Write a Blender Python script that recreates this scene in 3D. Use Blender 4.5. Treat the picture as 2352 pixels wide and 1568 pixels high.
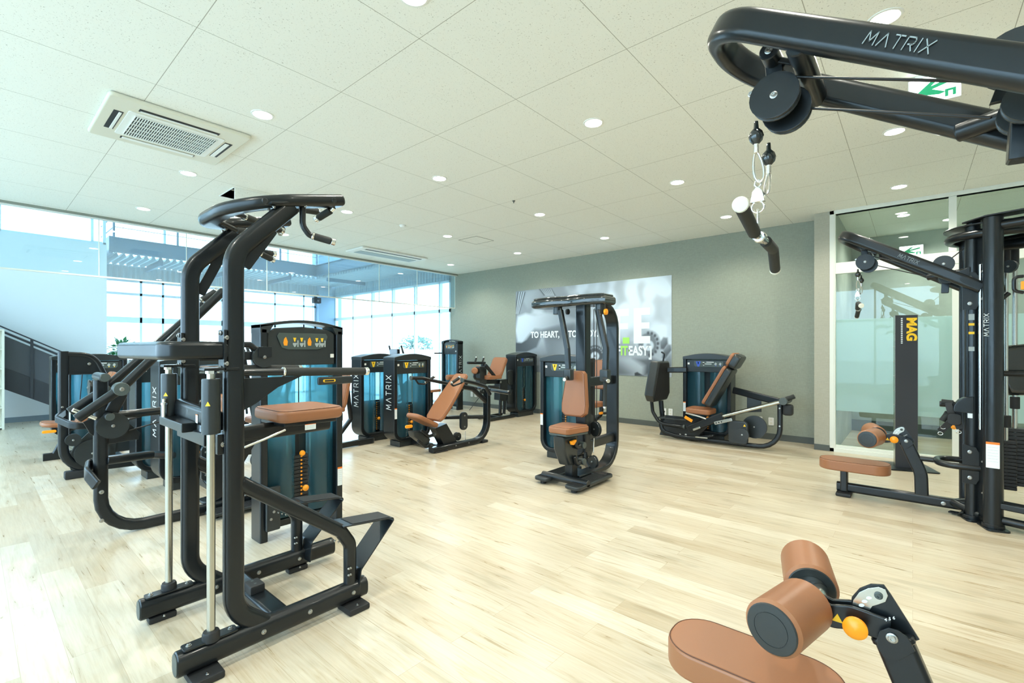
import bpy, math, random
from mathutils import Vector, Matrix
for o in list(bpy.data.objects): bpy.data.objects.remove(o)
S = bpy.context.scene
COL = S.collection
V = Vector
# ------------------------------------------------------------------ camera
YAW = math.radians(40.6)
FPX, EYE, HOR = 1074.0, 1.4, 801.0
cam = bpy.data.cameras.new('camera'); co = bpy.data.objects.new('camera', cam); COL.objects.link(co)
co.location = (0, 0, EYE); co.rotation_euler = (math.pi/2, 0, YAW - math.pi/2)
cam.sensor_width = 36; cam.lens = FPX/2352*36; cam.shift_y = (HOR-784)/2352; cam.clip_start = .05; cam.clip_end = 300
S.camera = co
# ------------------------------------------------------------------ world, exposure
w = bpy.data.worlds.new('world'); S.world = w; w.use_nodes = True
bg = w.node_tree.nodes['Background']; bg.inputs[0].default_value = (.59, .83, 1, 1); bg.inputs[1].default_value = 3.9
S.view_settings.view_transform = 'Standard'; S.view_settings.look = 'None'
S.view_settings.exposure = 1.12; S.view_settings.gamma = 1; S.view_settings.use_curve_mapping = False
CEIL = 3.283
DOWNLIGHT_W = 42.0
DL_COL = (1, .97, .84)
def portal(loc, rot, sx, sy):
    l = bpy.data.lights.new('window_portal', 'AREA'); l.shape = 'RECTANGLE'; l.size = sx; l.size_y = sy
    l.cycles.is_portal = True
    o = bpy.data.objects.new('window_portal', l); COL.objects.link(o); o.location = loc; o.rotation_euler = rot
H_ = math.pi/2
portal((-3.0, 6.0, 1.9), (0, -H_, 0), 3.4, 13.5)       # window wall left of the camera, light goes +X
portal((5.0, 15.05, 1.9), (-H_, 0, 0), 6.0, 5.5)       # far windows, light goes -Y
portal((8.3, 11.7, 1.9), (0, H_, 0), 5.5, 5.6)         # side windows, light goes -X

# ------------------------------------------------------------------ photo point -> plane
_F = V((math.cos(YAW), math.sin(YAW), 0)); _R = V((math.sin(YAW), -math.cos(YAW), 0))
def ray(px, py):
    return _F + _R*((px-1176)/FPX) + V((0, 0, (HOR-py)/FPX))
def PY(px, py, y): d = ray(px, py); return V((0, 0, EYE)) + d*(y/d.y)
def PX(px, py, x): d = ray(px, py); return V((0, 0, EYE)) + d*(x/d.x)
def PZ(px, py, z): d = ray(px, py); return V((0, 0, EYE)) + d*((z-EYE)/d.z)

# ------------------------------------------------------------------ materials
def mat(name, col, rough=.5, metal=0, coat=0, emis=None, es=0, spec=.5):
    m = bpy.data.materials.new(name); m.use_nodes = True
    b = m.node_tree.nodes['Principled BSDF']
    b.inputs['Base Color'].default_value = (*col, 1); b.inputs['Roughness'].default_value = rough
    b.inputs['Metallic'].default_value = metal; b.inputs['Coat Weight'].default_value = coat
    b.inputs['Specular IOR Level'].default_value = spec
    if emis: b.inputs['Emission Color'].default_value = (*emis, 1); b.inputs['Emission Strength'].default_value = es
    return m
def nd(m, t, **k):
    n = m.node_tree.nodes.new(t)
    for a, v in k.items(): setattr(n, a, v)
    return n
def lk(m, a, b): m.node_tree.links.new(a, b)
def bsdf(m): return m.node_tree.nodes['Principled BSDF']
def texco(m, scale=(1, 1, 1), rot=(0, 0, 0)):
    t = nd(m, 'ShaderNodeTexCoord'); mp = nd(m, 'ShaderNodeMapping')
    mp.inputs['Scale'].default_value = scale; mp.inputs['Rotation'].default_value = rot
    lk(m, t.outputs['Object'], mp.inputs['Vector']); return mp.outputs['Vector']
def noise(m, vec, scale, detail=3, rough=.5, dist=0):
    n = nd(m, 'ShaderNodeTexNoise'); n.inputs['Scale'].default_value = scale; n.inputs['Detail'].default_value = detail
    n.inputs['Roughness'].default_value = rough; n.inputs['Distortion'].default_value = dist
    lk(m, vec, n.inputs['Vector']); return n.outputs['Fac']
def ramp(m, fac, stops):
    r = nd(m, 'ShaderNodeValToRGB'); e = r.color_ramp.elements
    while len(e) < len(stops): e.new(.5)
    for i, (p, c) in enumerate(stops):
        e[i].position = p; e[i].color = (*c, 1) if len(c) == 3 else c
    lk(m, fac, r.inputs['Fac']); return r.outputs['Color']
def mix(m, fac, a, b, mode='MIX'):
    n = nd(m, 'ShaderNodeMix'); n.data_type = 'RGBA'; n.blend_type = mode
    for sock, v in ((0, fac), (6, a), (7, b)):
        if isinstance(v, (int, float)): n.inputs[sock].default_value = v
        elif isinstance(v, tuple): n.inputs[sock].default_value = (*v, 1)
        else: lk(m, v, n.inputs[sock])
    return n.outputs[2]
def mth(m, op, a, b=0, c=0):
    n = nd(m, 'ShaderNodeMath'); n.operation = op
    for i, v in enumerate((a, b, c)):
        if isinstance(v, (int, float)): n.inputs[i].default_value = v
        else: lk(m, v, n.inputs[i])
    return n.outputs[0]
def bump(m, h, strength, dist=.001):
    b = nd(m, 'ShaderNodeBump'); b.inputs['Strength'].default_value = strength; b.inputs['Distance'].default_value = dist
    lk(m, h, b.inputs['Height']); lk(m, b.outputs[0], bsdf(m).inputs['Normal'])

M_BLACK = mat('black_powder_coat', (.0095, .0125, .0145), .31, .3, coat=.15)
bump(M_BLACK, noise(M_BLACK, texco(M_BLACK), 900, 1), .12, .0004)
M_GREYMET = mat('dark_grey_cap', (.06, .075, .07), .45)
M_RUB = mat('black_rubber', (.012, .013, .014), .6)
M_GRIP = mat('foam_grip', (.018, .021, .02), .75)
M_PLAST = mat('satin_black_plastic', (.02, .025, .026), .3)
M_SHINY = mat('glossy_black_plastic', (.016, .02, .02), .14, coat=.5)
M_PLACARD = mat('placard_grey', (.055, .075, .07), .35)
M_CHROME = mat('chrome', (.75, .76, .74), .16, 1)
M_STEEL = mat('brushed_steel_rod', (.5, .5, .45), .24, 1)
M_BOLT = mat('zinc_bolt', (.42, .42, .40), .3, 1)
M_WHITEP = mat('white_plastic', (.8, .8, .76), .35)
M_CREAM = mat('cream_plastic', (.72, .7, .58), .5)
M_ORANGE = mat('orange_plastic', (.95, .33, .01), .35)
M_YEL = mat('yellow_decal', (.9, .55, .02), .5)
M_BLUED = mat('blue_decal', (.03, .09, .5), .5)
M_WHITED = mat('white_print', (.75, .8, .8), .5)
M_GREYD = mat('grey_print', (.35, .4, .4), .5)
M_ORDEC = mat('orange_warning_print', (.9, .2, .01), .5)
M_GREEN = mat('green_print', (.02, .5, .22), .5)
M_LIME = mat('lime_print', (.35, .75, .1), .5)
M_BROWN = mat('brown_vinyl', (.30, .122, .052), .4)
_v = texco(M_BROWN); bump(M_BROWN, noise(M_BROWN, _v, 350, 3), .25, .0006)
M_STITCH = mat('dark_brown_stitching', (.1, .035, .015), .6)
M_CABLE = mat('black_cable', (.01, .01, .01), .4)
M_ALU = mat('white_aluminium_frame', (.72, .74, .66), .4)
M_WINFR = mat('pale_window_frame', (.68, .8, .86), .4)
M_STACK = mat('weight_plate_black', (.012, .013, .014), .5)
M_NAVY = mat('navy_painted_steel', (.045, .13, .22), .45)
M_CHAR = mat('charcoal_panel', (.03, .033, .04), .5)

def fresnel(m):
    fr = nd(m, 'ShaderNodeFresnel'); g = nd(m, 'ShaderNodeNewGeometry')      # thin sheet: same reflectance on both faces
    lk(m, mth(m, 'MULTIPLY_ADD', g.outputs['Backfacing'], .6667-1.5, 1.5), fr.inputs[0]); return fr
def shroud_mat():
    m = bpy.data.materials.new('teal_acrylic'); m.use_nodes = True; nt = m.node_tree
    nt.nodes.clear()
    out = nd(m, 'ShaderNodeOutputMaterial')
    tr = nd(m, 'ShaderNodeBsdfTransparent'); tr.inputs[0].default_value = (.70, .92, .97, 1)
    tl = nd(m, 'ShaderNodeBsdfTranslucent'); tl.inputs[0].default_value = (.45, .80, .90, 1)
    df = nd(m, 'ShaderNodeBsdfDiffuse'); df.inputs[0].default_value = (.02, .07, .10, 1)
    gl = nd(m, 'ShaderNodeBsdfGlossy'); gl.inputs['Roughness'].default_value = .2; gl.inputs[0].default_value = (.8, .9, 1, 1)
    a = nd(m, 'ShaderNodeMixShader'); a.inputs[0].default_value = .3
    lk(m, tr.outputs[0], a.inputs[1]); lk(m, tl.outputs[0], a.inputs[2])
    a2 = nd(m, 'ShaderNodeMixShader'); a2.inputs[0].default_value = .12
    lk(m, a.outputs[0], a2.inputs[1]); lk(m, df.outputs[0], a2.inputs[2])
    fr = fresnel(m)
    b = nd(m, 'ShaderNodeMixShader'); lk(m, fr.outputs[0], b.inputs[0])
    lk(m, a2.outputs[0], b.inputs[1]); lk(m, gl.outputs[0], b.inputs[2])
    lk(m, b.outputs[0], out.inputs[0]); return m
M_SHROUD = shroud_mat()
def glass_mat(name, tint, refl=1.0, haze=0, hazecol=(.8, .9, .95)):
    m = bpy.data.materials.new(name); m.use_nodes = True; m.node_tree.nodes.clear()
    out = nd(m, 'ShaderNodeOutputMaterial'); tr = nd(m, 'ShaderNodeBsdfTransparent'); tr.inputs[0].default_value = (*tint, 1)
    gl = nd(m, 'ShaderNodeBsdfGlossy'); gl.inputs['Roughness'].default_value = .0
    fr = fresnel(m)
    f = mth(m, 'MULTIPLY', fr.outputs[0], refl)
    b = nd(m, 'ShaderNodeMixShader'); lk(m, f, b.inputs[0]); src = tr.outputs[0]
    if haze:
        d = nd(m, 'ShaderNodeBsdfDiffuse'); d.inputs[0].default_value = (*hazecol, 1)
        t2 = nd(m, 'ShaderNodeBsdfTranslucent'); t2.inputs[0].default_value = (*hazecol, 1)
        m2 = nd(m, 'ShaderNodeMixShader'); m2.inputs[0].default_value = .5; lk(m, d.outputs[0], m2.inputs[1]); lk(m, t2.outputs[0], m2.inputs[2])
        m1 = nd(m, 'ShaderNodeMixShader'); m1.inputs[0].default_value = haze; lk(m, tr.outputs[0], m1.inputs[1]); lk(m, m2.outputs[0], m1.inputs[2]); src = m1.outputs[0]
    lk(m, src, b.inputs[1]); lk(m, gl.outputs[0], b.inputs[2]); lk(m, b.outputs[0], out.inputs[0]); return m
M_GLASS = glass_mat('clear_glass', (.9, .97, .96))
M_SMOKE = glass_mat('smoke_screen_glass', (.82, .92, .94), 1.6, .12)
M_FILM = glass_mat('frosted_film', (.8, .95, .95), .6, .62, (.62, .78, .76))
M_WINGL = glass_mat('window_glass', (.95, .98, 1), .5)

# ------------------------------------------------------------------ mesh builder
def rrect(w, h, r, k=4):
    r = min(r, w/2-1e-5, h/2-1e-5); out = []
    for cx, cy, a0 in ((w/2-r, h/2-r, 0), (-w/2+r, h/2-r, 90), (-w/2+r, -h/2+r, 180), (w/2-r, -h/2+r, 270)):
        for i in range(k+1):
            a = math.radians(a0+90*i/k); out.append((cx+r*math.cos(a), cy+r*math.sin(a)))
    return out
def circ(r, k=16): return [(r*math.cos(2*math.pi*i/k), r*math.sin(2*math.pi*i/k)) for i in range(k)]
def fillet_path(pts, r, k=6):
    pts = [V(p) for p in pts]; n = len(pts)
    rs = r if isinstance(r, (list, tuple)) else [r]*n
    out = [pts[0]]
    for i in range(1, n-1):
        a, b, c = pts[i-1], pts[i], pts[i+1]; u = (a-b); v = (c-b); lu, lv = u.length, v.length; u.normalize(); v.normalize()
        cosang = max(-1, min(1, u.dot(v))); ang = math.acos(cosang)
        rr = rs[i]
        if rr <= 0 or ang > 3.12: out.append(b); continue
        t = min(rr/math.tan(ang/2), lu*.49, lv*.49); rr = t*math.tan(ang/2)
        p0 = b+u*t; p1 = b+v*t; ce = b+(u+v).normalized()*(rr/math.sin(ang/2))
        e0 = p0-ce; e1 = p1-ce; tot = math.pi-ang
        for j in range(k+1):
            s = j/k; out.append(ce+(e0*math.sin((1-s)*tot)+e1*math.sin(s*tot))/math.sin(tot))
    out.append(pts[-1]); return out
class MB:
    def __init__(s): s.v = []; s.f = []
    def add(s, vs, fs):
        n = len(s.v); s.v += [V(p) for p in vs]; s.f += [tuple(i+n for i in f) for f in fs]; return s
    def rings(s, R, cap=True, closed=False):
        k = len(R[0]); vs = [p for r in R for p in r]; fs = []
        m = len(R)
        for i in range(m-1+(1 if closed else 0)):
            a = i*k; b = ((i+1) % m)*k
            for j in range(k):
                j2 = (j+1) % k; fs.append((a+j, a+j2, b+j2, b+j))
        if cap and not closed:
            fs.append(tuple(reversed(range(k)))); fs.append(tuple((m-1)*k+j for j in range(k)))
        return s.add(vs, fs)
    def sweep(s, pts, w, h=None, n=None, r=0, rr=None, closed=False, k=6, capb=.004):
        """w across (along n), h in the other direction"""
        P = fillet_path(pts, r, k) if not closed else [V(p) for p in pts]
        prof = circ(w/2, 14) if h is None else rrect(w, h, min(w, h)*.3 if rr is None else rr, 4)
        m = len(P); T = []
        for i in range(m):
            if closed: t = P[(i+1) % m]-P[i-1]
            elif i == 0: t = P[1]-P[0]
            elif i == m-1: t = P[-1]-P[-2]
            else: t = (P[i+1]-P[i]).normalized()+(P[i]-P[i-1]).normalized()
            T.append(t.normalized())
        side = V(n) if n is not None else (V((0, 0, 1)) if abs(T[0].z) < .9 else V((1, 0, 0)))
        R = []
        for i in range(m):
            t = T[i]; base = V(n) if n is not None else side
            sd = base-t*base.dot(t)
            if sd.length < 1e-4: sd = t.orthogonal()
            sd.normalize(); side = sd; up = t.cross(sd)
            sc = 1
            if 0 < i < m-1 or closed:
                pass
            R.append([P[i]+sd*a+up*b for a, b in prof])
        if not closed:     # small eased ends
            def shrink(ring, c, t, d): return [c+(p-c)*(1-2*capb/max(w, h or w)) + t*d for p in ring]
            R = [shrink(R[0], P[0], T[0], 0)]+[[p+T[0]*capb for p in R[0]]]+R[1:-1]+[[p-T[-1]*capb for p in R[-1]]]+[shrink(R[-1], P[-1], T[-1], 0)]
        return s.rings(R, closed=closed)
    def tube(s, pts, rad, r=0, k=6): return s.sweep(pts, rad*2, None, r=r, k=k)
    def cyl(s, a, b, rad, seg=20, bev=None, rad2=None):
        a, b = V(a), V(b); t = (b-a).normalized(); u = t.orthogonal().normalized(); v = t.cross(u)
        L = (b-a).length; be = min(.003, rad*.2, L*.3) if bev is None else bev; r2 = rad if rad2 is None else rad2
        R = []
        for d, q in ((0, rad-be), (be, rad), (L-be, r2), (L, r2-be)):
            R.append([a+t*d+(u*math.cos(2*math.pi*i/seg)+v*math.sin(2*math.pi*i/seg))*q for i in range(seg)])
        return s.rings(R)
    def lathe(s, a, axis, prof, seg=24):
        a = V(a); t = V(axis).normalized(); u = t.orthogonal().normalized(); v = t.cross(u)
        R = [[a+t*d+(u*math.cos(2*math.pi*i/seg)+v*math.sin(2*math.pi*i/seg))*max(q, 1e-4) for i in range(seg)] for q, d in prof]
        return s.rings(R)
    def slab(s, outline, O, U, Vv, t0, t1, b=.004, k=2):
        """outline in the U,V plane, extruded along U x V from t0 to t1 with eased rims"""
        O, U, Vv = V(O), V(U).normalized(), V(Vv).normalized(); W = U.cross(Vv)
        n = len(outline); ar = sum(outline[i][0]*outline[(i+1) % n][1]-outline[(i+1) % n][0]*outline[i][1] for i in range(n))
        pts = [V((p[0], p[1])) for p in (outline if ar > 0 else outline[::-1])]
        nr = []
        for i in range(n):
            e1 = (pts[i]-pts[i-1]); e2 = (pts[(i+1) % n]-pts[i])
            if e1.length > 1e-9: e1.normalize()
            if e2.length > 1e-9: e2.normalize()
            q = V((e1.y+e2.y, -e1.x-e2.x))
            if q.length > 1e-9: q.normalize()
            c = max(.4, q.x*e1.y - q.y*e1.x); nr.append(q/c)
        b = min(b, abs(t1-t0)/2*.98)
        def ring(off, d): return [O+U*(p.x-q.x*off)+Vv*(p.y-q.y*off)+W*d for p, q in zip(pts, nr)]
        R = []
        for i in range(k+1):
            a = math.pi/2*i/k; R.append(ring(b*(1-math.sin(a)), t0+b*(1-math.cos(a))))
        for i in range(k+1):
            a = math.pi/2*i/k; R.append(ring(b*(1-math.cos(a)), t1-b*(1-math.sin(a))))
        return s.rings(R)
    def box(s, lo, hi, b=.004, r=None):
        lo, hi = V(lo), V(hi); c = (lo+hi)/2; d = hi-lo
        return s.slab(rrect(d.x, d.y, b if r is None else r, 2), (c.x, c.y, 0), (1, 0, 0), (0, 1, 0), lo.z, hi.z, b)
    def quad(s, *p): return s.add(p, [tuple(range(len(p)))])
    def ball(s, c, r, seg=14):
        prof = [(r*math.sin(math.pi*i/8), -r*math.cos(math.pi*i/8)) for i in range(9)]
        return s.lathe(c, (0, 0, 1), prof, seg)
    def build(s, name, m, off=V((0, 0, 0)), smooth=True, ang=38):
        me = bpy.data.meshes.new(name); me.from_pydata([tuple(p-off) for p in s.v], [], s.f); me.validate(); me.update()
        if m: me.materials.append(m)
        if smooth:
            me.polygons.foreach_set('use_smooth', [True]*len(me.polygons)); me.set_sharp_from_angle(angle=math.radians(ang))
        o = bpy.data.objects.new(name, me); COL.objects.link(o)
        if smooth and len(me.polygons) > 5:
            wm = o.modifiers.new('weighted_normal', 'WEIGHTED_NORMAL'); wm.keep_sharp = True; wm.weight = 60
        return o
def tagp(o, label=None, cat=None, group=None, kind=None):
    for k, v in (('label', label), ('category', cat), ('group', group), ('kind', kind)):
        if v: o[k] = v
    return o
class Thing:
    def __init__(s, name, label, cat, loc=(0, 0, 0), group=None):
        s.loc = V(loc); s.o = bpy.data.objects.new(name, None); s.o.empty_display_size = .1; COL.objects.link(s.o); s.o.location = s.loc
        tagp(s.o, label, cat, group)
    def p(s, name, mb, m, parent=None, label=None):
        o = mb.build(name, m, s.loc); o.parent = parent or s.o
        if label: o['label'] = label
        return o
def solo(name, mb, m, label, cat, loc=(0, 0, 0), group=None, kind=None):
    o = mb.build(name, m, V(loc)); o.location = loc; return tagp(o, label, cat, group, kind)
def struct(name, mb, m, smooth=True, parent=None):
    o = mb.build(name, m, smooth=smooth)
    if parent: o.parent = parent
    else: o['kind'] = 'structure'
    return o
def dup(o, loc, label=None):
    c = o.copy(); COL.objects.link(c); c.location = loc
    if label: c['label'] = label
    for ch in o.children:
        d = ch.copy(); COL.objects.link(d); d.parent = c
        for g in ch.children:
            e = g.copy(); COL.objects.link(e); e.parent = d
    return c

# ---- lettering
X_, Y_, Z_ = V((1, 0, 0)), V((0, 1, 0)), V((0, 0, 1))
STROKES = {'M': (1.15, [[(0, 0), (.12, 1), (.575, .25), (1.03, 1), (1.15, 0)]]), 'A': (1.1, [[(0, 0), (.55, 1), (1.1, 0)]]),
           'T': (1, [[(0, 1), (1, 1)], [(.5, 1), (.5, 0)]]), 'R': (.95, [[(0, 0), (0, 1), (.75, 1), (.9, .82), (.9, .62), (.75, .45), (.3, .45)], [(.55, .45), (.95, 0)]]),
           'I': (.12, [[(.06, 0), (.06, 1)]]), 'X': (1, [[(0, 0), (1, 1)], [(0, 1), (1, 0)]])}
def stroke_text(s, O, U, Vv, hgt, gap=.45, th=.13, out=.0012, sx=1.0):
    """letters of strokes, running along U with height along V, standing just proud of the plane"""
    mb = MB(); O, U, Vv = V(O), V(U).normalized(), V(Vv).normalized(); W = U.cross(Vv); x = 0
    for ch in s:
        wd, st = STROKES[ch]
        for line in st:
            for a, b in zip(line, line[1:]):
                a = V(a); b = V(b); d = (b-a).normalized(); nn = V((-d.y, d.x))*th/2; a2 = a-d*th*.4; b2 = b+d*th*.4
                q = [a2-nn, b2-nn, b2+nn, a2+nn]
                q = [O+U*((x+p.x)*hgt*sx)+Vv*(p.y*hgt) for p in q]
                mb.add([p+W*out for p in q]+[p-W*out for p in q], [(0, 1, 2, 3), (7, 6, 5, 4), (0, 4, 5, 1), (1, 5, 6, 2), (2, 6, 7, 3), (3, 7, 4, 0)])
        x += wd+gap
    return mb, (x-gap)*hgt*sx
def font_text(body, O, U, Vv, size, m, name, bold=0, sx=1, align='LEFT', spacing=1):
    c = bpy.data.curves.new(name, 'FONT'); c.body = body; c.size = size; c.offset = bold; c.align_x = align; c.extrude = .0008; c.space_character = spacing
    o = bpy.data.objects.new(name, c); COL.objects.link(o)
    me = bpy.data.meshes.new_from_object(o.evaluated_get(bpy.context.evaluated_depsgraph_get())); bpy.data.objects.remove(o)
    U, Vv = V(U).normalized(), V(Vv).normalized(); W = U.cross(Vv); O = V(O)
    for v in me.vertices: v.co = O+U*(v.co.x*sx)+Vv*v.co.y+W*(v.co.z+.001)
    me.materials.clear(); me.materials.append(m)
    r = bpy.data.objects.new(name, me); COL.objects.link(r); return r
def adopt(o, t, parent=None):
    """parent a world-coordinate mesh object to a thing"""
    o.data.transform(Matrix.Translation(-t.loc)); o.parent = parent or t.o; return o

def bolt(t, c, axis, r=.012, parent=None, m=None):
    r = r*.82; mb = MB(); mb.lathe(c, axis, [(r*.2, .0), (r, 0), (r, .002), (r*.85, .003), (r*.66, .003), (r*.66, .008), (r*.58, .009), (r*.30, .009), (r*.28, .006), (.0, .006)], 14)
    return t.p('bolt', mb, m or M_BOLT, parent)
def pad(t, name, outline, O, U, Vv, th, b=.02, m=None, parent=None, seam=True):
    mb = MB().slab(outline, O, U, Vv, 0, th, b, 4); o = t.p(name, mb, m or M_BROWN, parent)
    if seam:
        U2, V2 = V(U).normalized(), V(Vv).normalized(); W = U2.cross(V2); k = b*.42
        xs = [p[0] for p in outline]; ys = [p[1] for p in outline]; cx, cy = (min(xs)+max(xs))/2, (min(ys)+max(ys))/2
        sx = 1-2*k/(max(xs)-min(xs)); sy = 1-2*k/(max(ys)-min(ys))
        loop = [V(O)+U2*(cx+(p[0]-cx)*sx)+V2*(cy+(p[1]-cy)*sy)+W*(th-b*.16) for p in outline]
        t.p('seam', MB().sweep(loop, .0045, None, closed=True), M_STITCH if (m or M_BROWN) is M_BROWN else M_RUB, o)
    return o
def pulley(t, c, axis, r, th=.03, parent=None, name='pulley', m=None):
    c = V(c); a = V(axis).normalized()
    mb = MB(); mb.lathe(c-a*th/2, a, [(r*.3, 0), (r, 0), (r, th*.25), (r*.86, th*.4), (r*.86, th*.6), (r, th*.75), (r, th), (r*.35, th), (r*.33, th*1.15), (0, th*1.15)], 28)
    o = t.p(name, mb, m or M_PLAST, parent); bolt(t, c+a*th*.65, a, min(.014, r*.2), o); bolt(t, c-a*th*.65, -a, min(.014, r*.2), o); return o
def label_plate(t, O, U, Vv, w, h, parent=None, cap=True):
    """white instruction sticker with an orange head"""
    U, Vv = V(U), V(Vv); O = V(O)
    o = t.p('instruction_sticker', MB().slab(rrect(w, h, .002, 1), O, U, Vv, 0, .0012, .0003), M_WHITED, parent)
    if cap: t.p('warning_band', MB().slab(rrect(w, h*.09, .001, 1), O+Vv.normalized()*h*.455, U, Vv, .0005, .0018, .0002), M_ORDEC, o)
    lines = MB()
    for i in range(6): lines.slab(rrect(w*.78, h*.008, .0005, 1), O+Vv.normalized()*(h*(.3-.11*i)), U, Vv, .0008, .0016, .0001)
    t.p('print_lines', lines, M_GREYD, o); return o
# ================================================================== setting
def floor_mat():
    m = mat('oak_plank_floor', (.6, .5, .35), .34); b = bsdf(m)
    v = texco(m, (1, 1, 1), (0, 0, math.radians(90)))
    br = nd(m, 'ShaderNodeTexBrick'); br.offset = .37; br.offset_frequency = 2; lk(m, v, br.inputs['Vector'])
    br.inputs['Scale'].default_value = 1; br.inputs['Brick Width'].default_value = 1.22; br.inputs['Row Height'].default_value = .15
    br.inputs['Mortar Size'].default_value = .0012; br.inputs['Mortar Smooth'].default_value = .3; br.inputs['Bias'].default_value = 0
    br.inputs['Color1'].default_value = (0, 0, 0, 1); br.inputs['Color2'].default_value = (1, 1, 1, 1); br.inputs['Mortar'].default_value = (.5, .5, .5, 1)
    tone = ramp(m, br.outputs['Color'], [(0, (.47, .395, .28)), (.35, (.56, .505, .395)), (.65, (.52, .45, .335)), (1, (.62, .57, .465))])
    # grain runs along Y, shifted from board to board
    t = nd(m, 'ShaderNodeTexCoord'); sep = nd(m, 'ShaderNodeSeparateColor'); lk(m, br.outputs['Color'], sep.inputs[0])
    mp = nd(m, 'ShaderNodeMapping'); mp.inputs['Scale'].default_value = (14, 1.1, 1); lk(m, t.outputs['Object'], mp.inputs['Vector'])
    off = nd(m, 'ShaderNodeCombineXYZ'); lk(m, mth(m, 'MULTIPLY', sep.outputs[0], 40), off.inputs[1]); lk(m, off.outputs[0], mp.inputs['Location'])
    g1 = noise(m, mp.outputs[0], 2.2, 6, .6, .9)
    streak = ramp(m, g1, [(.28, (.74, .66, .54)), (.42, (.93, .90, .85)), (.55, (1, 1, 1)), (.75, (1.0, .96, .90))])
    mp2 = nd(m, 'ShaderNodeMapping'); mp2.inputs['Scale'].default_value = (55, 2.2, 1); lk(m, t.outputs['Object'], mp2.inputs['Vector'])
    g2 = noise(m, mp2.outputs[0], 1.5, 4, .6, .3)
    fine = ramp(m, g2, [(.3, (.86, .83, .79)), (.6, (1, 1, 1))])
    mp3 = nd(m, 'ShaderNodeMapping'); mp3.inputs['Scale'].default_value = (5, 1.2, 1); lk(m, t.outputs['Object'], mp3.inputs['Vector']); lk(m, off.outputs[0], mp3.inputs['Location'])
    g3 = noise(m, mp3.outputs[0], 1.3, 3, .5, .4)
    knots = ramp(m, g3, [(.27, (.60, .58, .50)), (.40, (1, 1, 1))])
    c = mix(m, 1, tone, streak, 'MULTIPLY'); c = mix(m, .8, c, fine, 'MULTIPLY'); c = mix(m, .55, c, knots, 'MULTIPLY')
    joint = ramp(m, br.outputs['Fac'], [(0, (1, 1, 1)), (1, (.72, .66, .56))]); c = mix(m, .8, c, joint, 'MULTIPLY')
    lk(m, c, b.inputs['Base Color']); b.inputs['Specular IOR Level'].default_value = .5
    r = mth(m, 'MULTIPLY_ADD', g1, .16, .22); lk(m, r, b.inputs['Roughness'])
    bump(m, g2, .08, .001); return m
def ceil_mat():
    m = mat('perforated_ceiling_board', (.8, .8, .72), .85); v = texco(m)
    a = noise(m, v, 42, 2, .5, 1.2); bb = noise(m, v, 95, 1, .5)
    band = mth(m, 'COMPARE', a, .5, .012); msk = mth(m, 'GREATER_THAN', bb, .60)
    k = mth(m, 'MULTIPLY', band, msk)
    c = mix(m, k, (.86, .875, .81), (.36, .35, .30))
    sep = nd(m, 'ShaderNodeSeparateXYZ'); lk(m, v, sep.inputs[0])
    fx = mth(m, 'PINGPONG', mth(m, 'SUBTRACT', sep.outputs[0], 4.519-9.1), .455); fy = mth(m, 'PINGPONG', mth(m, 'SUBTRACT', sep.outputs[1], .455-9.1), .455)
    jx = mth(m, 'LESS_THAN', fx, .0022); jy = mth(m, 'LESS_THAN', fy, .0022)
    j = mth(m, 'MAXIMUM', jx, jy)
    c = mix(m, j, c, (.40, .40, .34)); lk(m, c, bsdf(m).inputs['Base Color']); bump(m, k, -.4, .002); return m
def wall_mat(name, a, b_, rough=.8, sc=220):
    m = mat(name, a, rough); v = texco(m); n1 = noise(m, texco(m, (1, 1, .08)), sc, 2); n2 = noise(m, texco(m, (.08, .08, 1)), sc, 2)
    n = mth(m, 'MULTIPLY', n1, n2); c = mix(m, ramp(m, n, [(.12, (0, 0, 0)), (.4, (1, 1, 1))]), b_, a); lk(m, c, bsdf(m).inputs['Base Color']); bump(m, n, .15, .001); return m
M_FLOOR = floor_mat(); M_CEIL = ceil_mat()
M_GWALL = wall_mat('grey_woven_wallpaper', (.315, .34, .275), (.255, .275, .225))
M_WWALL = mat('white_painted_wall', (.74, .78, .78), .7)
M_CONC = mat('pale_concrete_wall', (.34, .37, .32), .8); lk(M_CONC, ramp(M_CONC, noise(M_CONC, texco(M_CONC), 1.6, 6, .6), [(.3, (.27, .30, .26)), (.7, (.42, .45, .40))]), bsdf(M_CONC).inputs['Base Color'])
M_BASEB = mat('dark_grey_baseboard', (.075, .085, .075), .5)
M_WHITE = mat('white_trim', (.82, .84, .8), .5)
M_CORR = mat('corrugated_steel_deck', (.30, .40, .46), .5, .1)

struct('floor', MB().box((-3.2, -5.2, -.1), (11.2, 15.2, 0), .001), M_FLOOR)
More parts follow.
